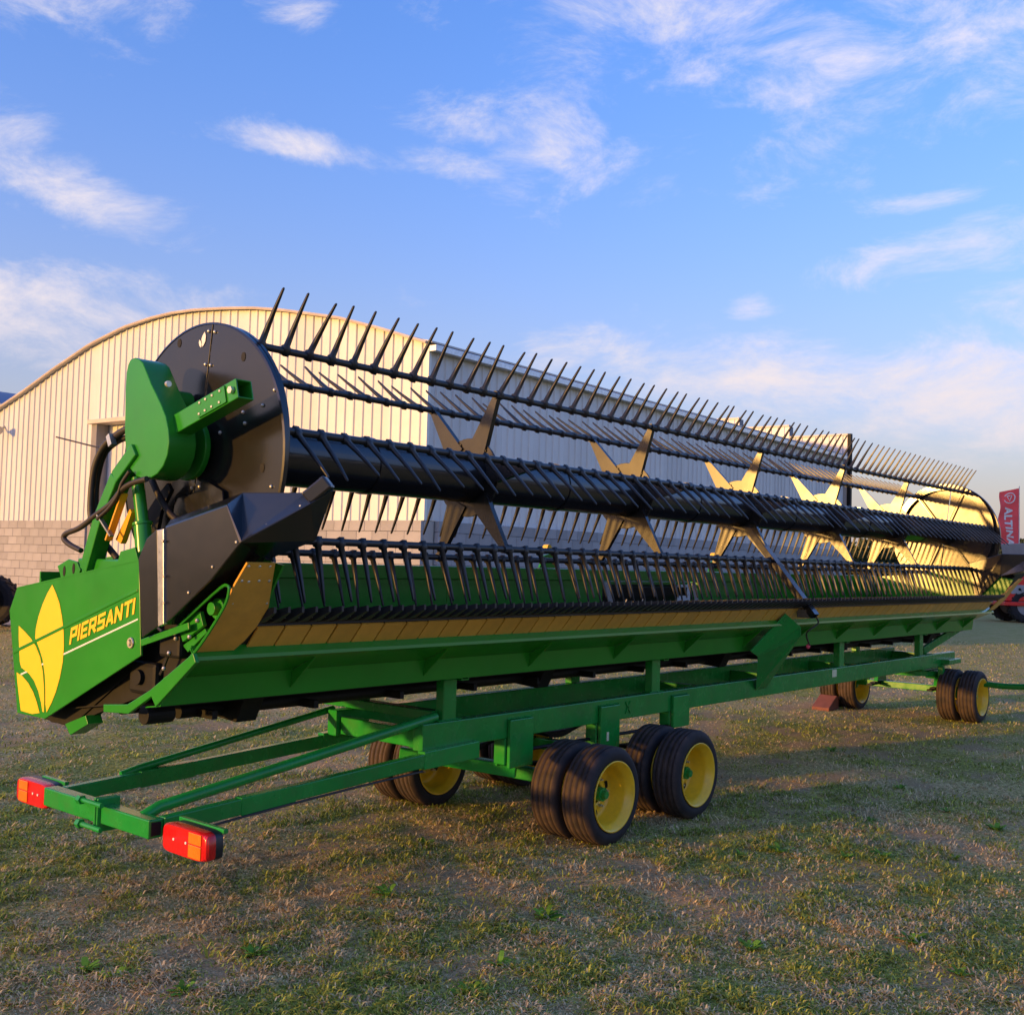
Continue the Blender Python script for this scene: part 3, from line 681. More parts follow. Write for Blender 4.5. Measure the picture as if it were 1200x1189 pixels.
    for (y0, y1, orange_hi) in ((3.868, 4.198, False), (5.200, 5.520, True)):
        ym = (y0+y1)/2
        B('lamp_bracket', MB().box(2.8070, 2.8300, min(y0, 4.26) if not orange_hi else 5.19, y1 if not orange_hi else y1-.1, .525, .545), bevel=.003)
        lens = MB(); n = 10; vs = []
        def outline(sc, xx):
            pts = []
            for i in range(24):
                t = 2*math.pi*i/24; c, s_ = math.cos(t), math.sin(t); e_ = .35
                pts.append((xx, ym+sc*(y1-y0)/2*abs(c)**e_*(1 if c > 0 else -1), .476+sc*.062*abs(s_)**e_*(1 if s_ > 0 else -1)))
            return pts
        hz_ = MB(); rings = [outline(1.0, 2.8070), outline(1.0, 2.7450), outline(.94, 2.7270)]
        def loft(mb, rings):
            k = len(mb.v); n_ = len(rings[0])
            vs = [p for r in rings for p in r]; fs = [(i*n_+j, i*n_+(j+1) % n_, (i+1)*n_+(j+1) % n_, (i+1)*n_+j) for i in range(len(rings)-1) for j in range(n_)]
            fs += [tuple(range(n_-1, -1, -1)), tuple(range((len(rings)-1)*n_, len(rings)*n_))]; return mb.add(vs, fs)
        lamp = B('tail_lamp', loft(MB(), [outline(1.0, 2.8065), outline(1.0, 2.7700)]), BLACKP, 0, smooth=40)
        lz = loft(MB(), [outline(1.01, 2.7695), outline(1.01, 2.7350), outline(.93, 2.7230)])
        B('red_lens', lz, RED, 0, parent=lamp, smooth=50)
        a0, a1 = (y1-.125, y1-.035) if orange_hi else (y0+.035, y0+.125)
        B('orange_lens', MB().box(2.7190, 2.7225, a0, a1, .424, .478).box(2.7190, 2.7225, a0, a1, .482, .528), ORANGE, .004, parent=lamp)
        for yy in (ym-.02, ym+.07 if not orange_hi else ym-.07): B('lens_screw', MB().cyl((2.7225, yy, .478), (2.7195, yy, .478), .006, None, 8), WHITE, 0, parent=lamp)
    B('lamp_cable', MB().tube(spline([(2.80, 4.14, .470), (2.90, 4.22, .430), (2.97, 4.245, .455), (3.3, 4.247, .480), (3.9, 4.247, .512), (4.38, 4.247, .530)], 6), .006, 6), RUBBER, 0)
    B('lamp_cable', MB().tube(spline([(2.81, 5.26, .450), (2.80, 5.1, .415), (2.80, 4.9, .43), (2.79, 4.6, .425), (2.82, 4.35, .44), (2.90, 4.23, .432)], 6), .006, 6), RUBBER, 0)
    # folded lifting bracket on the main beam
    br = MB(); P = lambda px, py, y: on(px, py, 1, y)
    yv = YR-.012
    a_, b_, c_, d_ = P(880, 763, 4.13), P(921, 719, 3.925), P(938, 734, 3.925), P(888, 769, 4.13); e_, f_, g_ = P(938, 745, 3.945), P(897, 806, 4.290), P(886, 808, 4.290)
    m = MB().add([d_, c_, e_, f_, g_]+[p+np.array([.012, 0, .0]) for p in (d_, c_, e_, f_, g_)], [(0, 1, 2, 3, 4), (9, 8, 7, 6, 5), (0, 5, 6, 1), (1, 6, 7, 2), (2, 7, 8, 3), (3, 8, 9, 4), (4, 9, 5, 0)]); B('guide_bracket', m, bevel=.003)
    B('guide_bracket_flange', MB().add([a_, b_, c_, d_]+[p+np.array([0, .01, .004]) for p in (a_, b_, c_, d_)], [(0, 1, 2, 3), (7, 6, 5, 4), (0, 4, 5, 1), (1, 5, 6, 2), (2, 6, 7, 3), (3, 7, 4, 0)]), bevel=.002)
    st = on(978, 788, 1, YR-.004); B('sticker', MB().box(st[0]-.05, st[0]+.05, YR-.004, YR-.0005, st[2]-.04, st[2]+.03), LABELM, 0)
    st = on(712, 868, 1, YR-.03); B('sticker', MB().box(st[0]-.012, st[0]+.012, YR-.032, YR-.0285, .50, .56), LABELM, 0)
    for i in range(2):
        st = on(722+i*14, 838-i*2, 1, YR-.003); B('weld_mark', MB().beam((st[0]-.03, YR-.002, .66), (st[0]+.03, YR-.002, .74), .012, .012).beam((st[0]-.03, YR-.002, .74), (st[0]+.03, YR-.002, .66), .012, .012), bevel=0)
    pk = on(949, 756, 1, 4.1); 
    return T
build_trailer()

# ------------------------------------------------------------------ harvester header with reel
X0, X1 = 2.71, 14.0; XM = (X0+X1)/2
YC, ZC = 4.53, 2.215; RB = .544                      # reel axis and bat circle
def E(px, py, x): return tuple(on(px, py, 0, x))
def build_header():
    T = thing('harvester_header', (8.4, 4.7, 0), 'green harvester header with long black tined reel, tipped back on the trailer', 'harvester header')
    def B(name, mb, m=GREEN, bevel=0.0, parent=T, **k): return mb.build(name, m, parent, bevel, **k)
    def both(name, make, m=GREEN, bevel=0.0, **k):
        B(name, make(), m, bevel, **k); B(name, make().mirror_x(XM), m, bevel, **k)
    # ---- long folded apron below the knife
    prof = [(4.008, 1.300), (3.978, 1.250), (4.195, 1.150), (4.212, 1.030), (4.33, 1.012)]
    B('front_apron', MB().sheetx(prof, X0-.01, X1-.10, .006), GREEN)
    lip = B('apron_lip', MB().sheetx([(4.012, 1.3065), (3.972, 1.262), (3.970, 1.246)], X0-.005, X1-.06, .004), GREEN)
    x = 3.4
    while x < X1-.4:
        B('apron_gusset', MB().prismx([(4.03, 1.222), (4.192, 1.148), (4.207, 1.062)], x, x+.008)); x += .92
    B('end_bar', MB().prism([E(*p, 2.665) for p in ((121,825),(149,825),(176,808),(226,765),(229,776),(182,828),(177,816),(150,836),(121,834))], (.02, 0, 0)), GREEN, .003)
    # ---- wear plates (one by one), cutter bar and guards
    pm = MB().prism([(0, 4.030, 1.252), (.1435, 4.030, 1.252), (.1425, 3.922, 1.380), (0, 3.922, 1.380)], (0, .006, .006)).mesh('wear_plate'); pm.materials.append(TAN)
    rm = MB().cyl((0, 0, 0), (0, -.006, -.0055), .006, .004, 6).mesh('rivet'); rm.materials.append(DARK)
    x = 2.985
    while x < X1-.42:
        o = bpy.data.objects.new('wear_plate', pm); COL.objects.link(o); o.parent = T; o.location = Vector((x, RNG.uniform(-.001, .001), RNG.uniform(-.001, .001)))-T.location; OFF[o] = OFF[T]; x += .1535
    B('cutter_bar', MB().prismx([(3.930, 1.388), (4.045, 1.262), (4.06, 1.30), (3.985, 1.412), (3.935, 1.412)], 2.93, X1-.22), BLACKP)
    gm = MB().add([(-.027, 3.975, 1.392), (.027, 3.975, 1.392), (.027, 3.975, 1.428), (-.027, 3.975, 1.428), (-.022, 3.87, 1.408), (.022, 3.87, 1.408), (.023, 3.87, 1.458), (-.023, 3.87, 1.458), (-.007, 3.785, 1.452), (.007, 3.785, 1.452), (.007, 3.785, 1.478), (-.007, 3.785, 1.478)],
                  [(0, 4, 5, 1), (1, 5, 6, 2), (2, 6, 7, 3), (3, 7, 4, 0), (4, 8, 9, 5), (5, 9, 10, 6), (6, 10, 11, 7), (7, 11, 8, 4), (8, 11, 10, 9), (0, 1, 2, 3)]).mesh('knife_guard'); gm.materials.append(BLACKP)
    x = 2.965
    while x < X1-.25:
        o = bpy.data.objects.new('knife_guard', gm); COL.objects.link(o); o.parent = T; o.location = Vector((x, 0, 0))-T.location; x += .0768
    B('knife', MB().box(2.95, X1-.24, 3.875, 3.955, 1.4215, 1.4245), GALV)
    # ---- curved tan end plates
    def endplate():
        L_ = [E(*p, 2.715) for p in ((230, 764), (238, 753), (249, 736), (262, 712), (276, 684), (290, 660))]
        XR = [2.905, 2.925, 2.94, 2.945, 2.90, 2.855]; m = MB(); n = len(L_)
        vs = list(L_)+[(xr, y, z) for xr, (_, y, z) in zip(XR, L_)]; vs += [(a, y+.008, z+.006) for a, y, z in vs]
        fs = []
        for i in range(n-1): fs += [(i, i+1, n+i+1, n+i), (2*n+i, 3*n+i, 3*n+i+1, 2*n+i+1), (i, 2*n+i, 2*n+i+1, i+1), (n+i, n+i+1, 3*n+i+1, 3*n+i)]
        fs += [(0, n, 3*n, 2*n), (n-1, 3*n-1, 4*n-1, 2*n-1)]
        return m.add(vs, fs)
    both('end_wear_plate', endplate, TAN, smooth=40)
    riv = MB()
    for p in ((291, 663), (304, 663), (316, 663), (283, 680), (291, 681), (303, 680), (315, 680), (272, 706), (312, 706)):
        y = float(np.interp(p[1], [660, 684, 712], [3.66, 3.735, 3.815])); q = on(*p, 1, y); B('rivet', MB().sphere(q, .0085, 8), ZINC, smooth=60)
    # ---- deck, back sheets, top rail
    B('deck', MB().sheetx([(4.0, 1.385), (4.6, 1.20), (5.2, 1.0), (5.38, .93)], X0+.1, X1-.1, .03), DARK)
    B('under_sheet', MB().sheetx([(4.335, 1.005), (4.8, .965), (5.40, .875)], X0+.05, X1-.05, .006), DARK)
    xs = [X0+.02, 4.05, 5.75, 7.70, 9.30, 11.0, 12.7, X1-.02]
    for a, b in zip(xs[:-1], xs[1:]):
        if abs(a-7.70) < .01: continue
        B('back_panel', MB().box(a, b-.006, 5.385, 5.397, .93, 1.585), GREEN)
        B('panel_fold', MB().box(a, b-.006, 5.379, 5.3845, 1.530, 1.550), GREEN)
    B('top_rail', MB().box(X0+.26, X1-.26, 5.37, 5.47, 1.560, 1.656), GREEN, .008)
    B('rear_torque_tube', MB().box(X0+.12, X1-.12, 5.20, 5.36, .885, .93), GREEN, .008)
    for x in (3.5, 4.9, 6.3, 7.62, 9.36, 10.7, 12.0, 13.3): B('rear_upright', MB().box(x-.04, x+.04, 5.40, 5.48, .965, 1.557), GREEN, .005)
    # centre opening
    B('opening_shade', MB().box(7.62, 9.38, 5.66, 5.68, .95, 1.55), DARK); B('opening_sill', MB().box(7.72, 9.28, 5.37, 5.42, 1.32, 1.345), GALV, .004)  # dark sheet stands in for the shade inside the opening
    B('opening_bar', MB().box(7.70, 9.30, 5.50, 5.54, 1.42, 1.50), DARK); B('opening_bar', MB().box(7.70, 9.30, 5.50, 5.54, 1.527, 1.552), GREEN_T)
    for x, s in ((7.70, 1), (9.16, 1)):
        B('opening_cheek', MB().prism([(x, 5.376, 1.55), (x+.05, 5.376, 1.55), (x+.17, 5.372, 1.30), (x+.10, 5.372, 1.30)], (0, -.008, 0)), CONC)
    for x in (8.0, 8.12, 8.26, 8.62): B('hook', MB().tube([(x, 5.36, 1.32), (x+.01, 5.355, 1.37), (x+.02, 5.35, 1.40)], .006, 6), ZINC)
    for x in (6.95, 9.7):                                  # latch plates behind the top rail
        B('latch_plate', MB().prism([(x, 5.49, 1.66), (x+.22, 5.49, 1.66), (x+.24, 5.49, 1.80), (x+.06, 5.49, 1.76)], (0, .02, 0)), GREEN, .003)
        B('latch_cap', MB().cyl((x+.10, 5.47, 1.82), (x+.10, 5.52, 1.82), .032, None, 12), YELLOW)
    # underside pipes and brackets
    for y, z, r in ((4.55, .945, .035), (4.78, .925, .045), (5.05, .905, .03)): B('underside_pipe', MB().cyl((X0+.3, y, z), (X1-.3, y, z), r, None, 10), DARK, smooth=40)
    for x in (3.25, 5.6, 8.0, 10.4, 12.9): B('underside_bracket', MB().prismx([(4.36, 1.004), (4.62, .975), (4.62, .90), (4.42, .885)], x, x+.12), DARK, .004)
    x = 3.1
    while x < X1-.3: B('underside_rib', MB().box(x, x+.03, 4.40, 5.30, .915, .955), DARK); x += .62

    # ---- end panel with stripe, leaves and lettering
    xp = 2.70
    pan = B('end_panel', MB().prism([E(*p, xp) for p in ((20,688),(163,655),(165,768),(52,842),(20,835),(11,715))], (.012, 0, 0)), GREEN, .003, label='green end panel with yellow leaves and lettering')
    B('panel_rim', MB().prism([E(*p, xp-.002) for p in ((20,688),(163,655),(163,656.6),(20.3,689.6))], (.03, 0, 0)), GREEN, parent=pan)
    B('panel_crease', MB().prism([E(*p, xp-.004) for p in ((15,762),(160.5,690),(161,693),(15.5,766))], (.0035, 0, 0)), GREEN, .0015, parent=pan)
    B('pinstripe', MB().prism([E(*p, xp-.0012) for p in ((24,789),(161.5,724.3),(161.5,726.2),(24.3,791))], (.001, 0, 0)), WHITE, parent=pan)
    z2 = lambda L_: [(x/4.0, 600+y/4.0) for x, y in L_]
    leaves = [z2([(245,340),(262,380),(278,425),(290,490),(298,560),(299,630),(294,700),(280,775),(262,840),(240,895),(218,938),(213,900),(213,830),(210,760),(200,690),(185,640),(165,590),(168,545),(180,490),(200,430),(222,380)]),
              z2([(88,532),(115,558),(145,592),(168,628),(188,680),(200,745),(206,820),(207,880),(206,937),(199,934),(192,890),(180,840),(160,790),(135,755),(100,728),(93,700),(90,640),(88,590)]),
              z2([(78,750),(105,768),(132,800),(155,842),(172,890),(185,940),(150,945),(98,930),(90,870),(82,800)])]
    for lf in leaves: B('leaf_decal', MB().prism([E(*p, xp-.0022) for p in lf], (.0008, 0, 0)), DECAL_Y, parent=pan)
    GL = dict(P=[((0,0),(0,1)),((0,1),(.6,1)),((.6,1),(.6,.45)),((.6,.45),(0,.45))], I=[((0,0),(0,1))], E=[((0,0),(0,1)),((0,1),(.55,1)),((0,.5),(.48,.5)),((0,0),(.55,0))],
              R=[((0,0),(0,1)),((0,1),(.6,1)),((.6,1),(.6,.45)),((.6,.45),(0,.45)),((.30,.45),(.62,0))], S=[((.6,1),(0,1)),((0,1),(0,.52)),((0,.52),(.6,.52)),((.6,.52),(.6,0)),((.6,0),(0,0))],
              A=[((0,0),(.30,1)),((.30,1),(.60,0)),((.13,.30),(.47,.30))], N=[((0,0),(0,1)),((0,1),(.6,0)),((.6,0),(.6,1))], T=[((0,1),(.62,1)),((.31,1),(.31,0))])
    adv = dict(P=.92, I=.34, E=.88, R=.95, S=.93, A=.90, N=.95, T=.90); th = .105
    a0, a1, b0, b1 = [np.array(E(*p, xp-.0030)) for p in ((81, 755.5), (156.5, 719.5), (82.5, 736), (157.5, 700.5))]
    word = 'PIERSANTI'; tot = sum(adv[c] for c in word)-.18; cur = 0.0; nst = 0
    for ch in word:
        g = MB()
        for (p, q) in GL[ch]:
            p = np.array(p)*[1, .80]+[cur+th, .10]; q = np.array(q)*[1, .80]+[cur+th, .10]; d = (q-p)/np.linalg.norm(q-p); nn = np.array([-d[1], d[0]]); nst += 1
            e = th*(.92 if abs(d[0]*d[1]) < .01 else .6); quad = [p-d*e-nn*th, q+d*e-nn*th, q+d*e+nn*th, p-d*e+nn*th]; P3 = []
            for (x_, y_) in quad:
                u = (x_+.08*y_)/tot; t = y_; P3.append((a0*(1-u)+a1*u)*(1-t)+(b0*(1-u)+b1*u)*t-np.array([.00012*(nst % 7), 0, 0]))
            g.add(P3, [(0, 1, 2, 3)])
        B('lettering', g, DECAL_Y, parent=pan); cur += adv[ch]
    ring = np.array(E(153, 753, xp-.004)); B('latch_ring', MB().tube([ring+np.array([0, .02*math.cos(t), .02*math.sin(t)]) for t in np.linspace(0, 2*math.pi, 15)], .0055, 6), ZINC, parent=pan); 
    B('latch_pin', MB().cyl(ring, ring+np.array([-.012, 0, 0]), .011, None, 10), ZINC, parent=pan)
    # far end panel
    B('end_panel', MB().prism([E(*p, xp) for p in ((20,688),(163,655),(165,768),(52,842),(20,835),(11,715))], (.012, 0, 0)).mirror_x(XM), GREEN)
    # inner end sheet, both ends, blackened so the colour reads as a shaded recess
    shp = ((165,766),(190,733),(230,690),(284,640),(300,652),(290,662),(264,712),(234,764),(176,812),(120,833),(80,851),(52,842))
    both('end_sheet', lambda: MB().prism([E(*p, 2.80) for p in shp], (.02, 0, 0)), DARK)
    both('inner_end_sheet', lambda: MB().prismx([(3.80, 1.50), (3.70, 1.66), (4.3, 1.75), (5.37, 1.64), (5.37, .94), (4.02, 1.37)], 2.93, 2.94), GREEN)
    # drive linkage in the open end
    D = lambda nm, mb, m=GREEN, bv=.002, **k: B(nm, mb, m, bv, **k)
    D('link_strap', MB().beam(E(166,753,2.69), E(222,733,2.69), .010, .030))
    D('link_plate', MB().prism([E(*p, 2.72) for p in ((208,727),(234,716),(238,733),(214,752),(211,742))], (.02, 0, 0)))
    D('link_plate', MB().prism([E(*p, 2.74) for p in ((214,756),(240,736),(242,741),(220,764))], (.02, 0, 0)))
    D('guard_loop', MB().tube(spline([E(205,738,2.70), E(232,712,2.70), E(258,689,2.70), E(267,686,2.70), E(268,694,2.70), E(262,712,2.70), E(240,748,2.70), E(222,772,2.70)], 5), .007, 6), GREEN, 0)
    pc = np.array(E(254, 713, 2.74)); D('pulley', MB().cyl(pc, pc+np.array([.05, 0, 0]), .045, None, 18).cyl(pc+np.array([-.03, 0, 0]), pc, .028, None, 14), GREEN)
    pc = np.array(E(168, 838, 2.74)); D('roller', MB().cyl(pc, pc+np.array([.14, 0, 0]), .042, None, 18), DARK)
    D('gear_case', MB().box(2.76, 2.82, 4.36, 4.58, 1.05, 1.20), DARK, .02); D('gear_case', MB().box(2.72, 2.80, 4.12, 4.28, 1.24, 1.36), DARK, .015)
    D('cross_shaft', MB().cyl((2.74, 4.48, 1.13), (2.82, 4.48, 1.13), .035, None, 16), DARK); D('drive_belt', MB().tube(spline([E(185,735,2.745), E(200,752,2.745), E(193,778,2.745), E(188,790,2.745)], 5), .008, 6), BLACKP, 0)
    for p in ((198,765),(192,783),(206,748),(222,746),(231,727)): D('bolt', MB().sphere(E(*p, 2.715), .010, 8), ZINC, 0)
    D('foot_bracket', MB().prism([E(*p, 2.76) for p in ((76,848),(100,838),(103,848),(82,861))], (.08, 0, 0)))
    D('lower_rail', MB().prism([E(*p, 2.79) for p in ((56,843),(166,768),(166,776),(84,850),(60,846))], (.10, 0, 0)), DARK)

    # ---- crop dividers (near and far)
    def divider():
        o = [E(*p, 2.64) for p in ((192,732),(194,617),(266,591),(282,636),(247,680),(202,724))]
        t1, t2 = E(200,609,2.70), E(285,577,2.80); c1, c2 = E(357,577,2.85), E(364,590,2.81)
        j1, j2, j3 = E(392,573,2.93), E(370,634,2.98), E(318,654,2.98)
        fx = lambda p, x: (x, p[1], p[2])
        i1, i2, i3, i0 = fx(t1, 2.98), fx(t2, 2.99), fx(c1, 2.94), fx(o[0], 2.98)
        vs = o+[t1, t2, c1, c2, j1, j2, j3, i1, i2, i3, i0]
        fs = [(0,1,2,3,4,5), (1,6,7,2), (2,7,8,9,3), (6,13,14,7), (7,14,15,8), (3,9,11), (9,10,11), (3,11,12), (8,15,10,9), (3,12,4), (4,12,5), (5,12,0), (0,12,16), (13,16,12,14), (14,12,11,15), (15,11,10)]
        return MB().add(vs, fs)
    def dtip():
        a = np.array(E(360,585,2.84)); b = np.array(E(386,564,2.89)); return MB().beam(a, b, .065, .060)
    def dplate(): return MB().prism([E(*p, 2.655) for p in ((162,655),(166,747),(186,733),(184,620),(172,631))], (.008, 0, 0))
    def dstrip(): return MB().prism([E(*p, 2.630) for p in ((184,621),(191.5,619.5),(191.5,731),(185,734))], (.02, 0, 0))
    for mir in (0, 1):
        g = lambda mk: mk().mirror_x(XM) if mir else mk()
        dv = B('crop_divider', g(divider), BLACK, .006, label=None if mir else 'black crop divider ahead of the lettered end panel')
        B('divider_tip', g(dtip), BLACK, .008, parent=dv); B('divider_plate', g(dplate), BLACK, .002, parent=dv); B('divider_strip', g(dstrip), GALV, .002, parent=dv)
        sc = MB()
        for p, xx in (((191,634),2.627), ((192,675),2.627), ((192,706),2.627), ((249,664),2.638), ((221,694),2.638), ((277,635),2.638), ((352,593),2.80), ((313,615),2.72)): sc.sphere(E(*p, xx), .007, 6)
        if mir: sc.mirror_x(XM)
        B('divider_screws', sc, ZINC, parent=dv)
    # ---- reel
    B('reel_tube', MB().cyl((3.08, YC, ZC), (13.86, YC, ZC), .156, None, 40), BLACK, smooth=40)
    for x in np.arange(5.0-.87, 13.6, 1.74/2*2): B('tube_collar', MB().cyl((x-.02, YC, ZC), (x+.02, YC, ZC), .162, None, 40), BLACK, smooth=40)
    tdir = dict(C=(-.234, -.185), A=(-.165, .268), B=(.225, .142), F=(.09, -.285), E=(-.111, -.29), D=(-.105, -.29))
    bats = {}
    far_t = MB()
    for k, o_ in dict(C=0, A=60, B=120, F=180, E=240, D=300).items():
        al = math.radians(6+o_); by, bz = YC-RB*math.cos(al), ZC+RB*math.sin(al); bats[k] = (by, bz)
        bt = B('reel_bat', MB().cyl((3.10, by, bz), (13.84, by, bz), .0185, None, 12), BLACKP, smooth=40)
        dy, dz = tdir[k]; Ln = math.hypot(dy, dz); dy, dz = dy/Ln, dz/Ln; Ln = .315; ny, nz = -dz, dy
        m = MB(); vs = []; fs = []
        for (t, w, th, bend) in ((-.022, .0165, .0205, 0), (.020, .0165, .0205, 0), (.030, .0125, .0105, 0), (.12, .0098, .0085, .002), (.22, .0070, .0062, .006), (Ln-.008, .0048, .0046, .012), (Ln, .0028, .0028, .014)):
            for (i, j) in ((-1, -1), (1, -1), (1, 1), (-1, 1)): vs.append((i*w, dy*t+ny*(j*th+bend), dz*t+nz*(j*th+bend)))
        for q in range(6):
            for j in range(4): fs.append((4*q+j, 4*q+(j+1) % 4, 4*q+4+(j+1) % 4, 4*q+4+j))
        fs += [(3, 2, 1, 0), (24, 25, 26, 27)]
        m.add(vs, fs); tm = m.mesh('tine'); tm.materials.append(BLACKP); tm.polygons.foreach_set('use_smooth', [True]*len(tm.polygons))
        x = 3.205+.02*(o_/60 % 3); n = 0
        while x < 13.80:
            if n < 50:
                o = bpy.data.objects.new('tine', tm); COL.objects.link(o); o.parent = bt; o.location = Vector((x, by, bz))-T.location; o.rotation_euler = (RNG.normal(0, .036), RNG.normal(0, .020), RNG.normal(0, .05))
            else:
                far_t.add([(q[0]+x, q[1]+by, q[2]+bz) for q in m.v], m.f)
            x += .1485; n += 1
    o = B('far_tines', far_t, BLACKP, smooth=40); o['kind'] = 'stuff'
    # six-armed spiders
    for x in (5.0, 6.745, 8.485, 10.215, 11.95):
        n = 36; hub = MB().cyl((x-.007, YC, ZC), (x+.007, YC, ZC), (.245), None, n)
        sp = B('reel_spider', hub, DISC, .002)
        bo = MB()
        for q in range(12):
            t = 2*math.pi*q/12+.2; bo.cyl((x-.016, YC+.215*math.cos(t), ZC+.215*math.sin(t)), (x-.007, YC+.215*math.cos(t), ZC+.215*math.sin(t)), .008, None, 6)
        B('hub_bolts', bo, BLACKP, parent=sp)
        for k, (by, bz) in bats.items():
            d = np.array([by-YC, bz-ZC]); L_ = np.linalg.norm(d); d /= L_; nn = np.array([-d[1], d[0]])
            poly = [(YC+d[0]*r+nn[0]*w, ZC+d[1]*r+nn[1]*w) for r, w in ((.17, -.070), (L_-.02, -.020), (L_+.024, -.012), (L_+.024, .012), (L_-.02, .020), (.17, .070))]
            am = MB().prismx(poly, x-.0205, x-.0145)
            for s in (-1, 1):                                        # folded edges
                am.prism([(x-.0145, YC+d[0]*r+nn[0]*w*s, ZC+d[1]*r+nn[1]*w*s) for r, w in ((.18, .064), (L_-.02, .0155), (L_-.02, .0195), (.18, .0685))], (.03, 0, 0))
            B('spider_arm', am, DISC, parent=sp)
            B('bat_clamp', MB().cyl((x-.03, by, bz), (x+.03, by, bz), .026, None, 10), BLACKP, parent=sp)
    # end discs: two bolted halves each
    DY, DZ, DR = 4.53, 2.155, .656
    th0 = math.radians(97)
    for mir in (0, 1):
        def mk(mb): return mb.mirror_x(XM+.10) if mir else mb
        for half in (0, 1):
            ang = np.linspace(th0+.004, th0+math.pi-.004, 41)+half*math.pi
            ox = .002*(1 if half else -1)
            poly = [(DY+DR*math.cos(t)*1.0+ox, DZ+DR*math.sin(t)) for t in ang]
            B('end_disc', mk(MB().prismx(poly, 3.05, 3.058)), DISC if mir else DISC_N, .002)
        rim = MB(); n = 72; vs = []; fs = []
        for i in range(n):
            t = 2*math.pi*i/n
            for (r, x) in ((DR-.004, 3.046), (DR+.006, 3.050), (DR+.006, 3.072), (DR, 3.075), (DR-.002, 3.059)): vs.append((x, DY+r*math.cos(t), DZ+r*math.sin(t)))
        for i in range(n):
            for j in range(4): fs.append((i*5+j, i*5+j+1, ((i+1) % n)*5+j+1, ((i+1) % n)*5+j))
        B('disc_rim', mk(rim.add(vs, fs)), BLACK, smooth=50)
        ringm = MB(); vs = []; fs = []
        for i in range(n):
            t = 2*math.pi*i/n
            for (r, x) in ((.600, 3.105), (.600, 3.125), (.525, 3.125), (.525, 3.105)): vs.append((x, YC+r*math.cos(t), ZC+r*math.sin(t)))
        for i in range(n):
            for j in range(4): fs.append((i*4+j, i*4+(j+1) % 4, ((i+1) % n)*4+(j+1) % 4, ((i+1) % n)*4+j))
        B('cam_ring', mk(ringm.add(vs, fs)), BLACK, smooth=50)
        sp = MB()
        for k, (by, bz) in bats.items():
            d = Vector((0, by-YC, bz-ZC)).normalized(); sp.beam(Vector((3.115, YC, ZC))+d*.12, Vector((3.115, YC, ZC))+d*.53, .014, .024, up=(1, 0, 0))
        B('end_spider', mk(sp), BLACK, .002)
        bo = MB(); r_ = [(245,388),(252,389),(241,427),(247,428),(308,475),(285,483),(287,496),(322,457),(258,507),(318,570),(225,572),(234,570)]
        for p in r_: q = np.array(E(*p, 3.048)); bo.sphere(q, .0095, 8)
        B('disc_bolts', mk(bo), ZINC, smooth=60)
    for p in ((210,402),(285,418),(307,548)): q = np.array(E(*p, 3.0475)); B('disc_hole_shade', MB().prism([(q[0], q[1]+.016*math.cos(t), q[2]+.022*math.sin(t)) for t in np.linspace(0, 2*math.pi, 14, endpoint=False)], (.002, 0, 0)), DARK)  # dark ovals laid on the disc, painting the shade of holes
    zz = lambda L_: [(140+x/6.0, 360+y/6.0) for x, y in L_]
    for lf in (zz([(599,172),(607,200),(603,240),(590,268),(578,280),(580,250),(576,225),(584,200)]), zz([(562,228),(573,240),(576,262),(572,284),(562,272),(558,250)])):
        B('leaf_emblem', MB().prism([E(*p, 3.0465) for p in lf], (.002, 0, 0)), WHITE)
    # ---- reel drive housing, arms, lift cylinder (near end)
    pear = ((158,419),(163,421),(167,425),(172,437),(177,450),(183,462),(189,475),(194,488),(197,503),(198,518),(196,533),(191,546),(184,555),(176,560),(168,561),(160,558),(153,550),(149,541),(147,525),(146,505),(146.5,480),(147,455),(148,437),(150,427),(153,421))
    hs = MB().prism([E(*p, 2.775) for p in pear], (.145, 0, 0)); B('drive_housing', hs, GREEN, .004, smooth=30)
    B('housing_bolt', MB().cyl(on(196, 450, 1, 4.33), on(196, 450, 1, 4.33)+np.array([0, -.015, 0]), .014, None, 10), ZINC)
    B('drive_shaft', MB().cyl((2.90, YC, 2.20), (3.05, YC, 2.20), .075, None, 20), GREEN, .004, smooth=40); B('drive_flange', MB().cyl((2.985, YC, 2.20), (3.015, YC, 2.20), .155, None, 24), GREEN, .004, smooth=40)
    B('motor', MB().cyl((2.90, 4.60, 2.42), (3.03, 4.60, 2.42), .06, None, 18), GREEN, .006, smooth=40)
    a, b = np.array(E(228, 490, 2.86)), np.array(E(287, 456, 2.86)); 
    B('reel_arm', MB().sqtube(a+(a-b)*.9, b, .085, .09, .008), GREEN, .004)
    up_ = (b-a)/np.linalg.norm(b-a); 
    B('arm_plate', MB().beam(a+(b-a)*.25+np.array([-.0465, 0, 0]), a+(b-a)*.80+np.array([-.0465, 0, 0]), .008, .078), GREEN, .002)
    bo = MB()
    for t in (.3, .42, .55, .7): 
        for s in (-.025, .025): bo.sphere(a+(b-a)*t+np.array([-.051, 0, s]), .008, 6)
    B('arm_bolts', bo, ZINC); B('arm_bolt_head', MB().cyl(a+(b-a)*.92+np.array([-.060, 0, 0]), a+(b-a)*.92+np.array([-.043, 0, 0]), .017, None, 6), ZINC)
    def lift():
        p = [np.array(E(*q, 2.80)) for q in ((106,668),(122,610),(142,560),(165,528))]
        m = MB()
        for i in range(3): m.beam(p[i], p[i+1]+(p[i+1]-p[i])*.02, .07, .085, up=(1, 0, 0))
        return m
    both('lift_arm', lift, GREEN, .006)
    both('arm_pivot_bracket', lambda: MB().prism([E(*q, 2.765) for q in ((70,672),(67,663),(80,655),(90,658),(94,668),(90,680),(72,684))], (.012, 0, 0)), GREEN, .003)
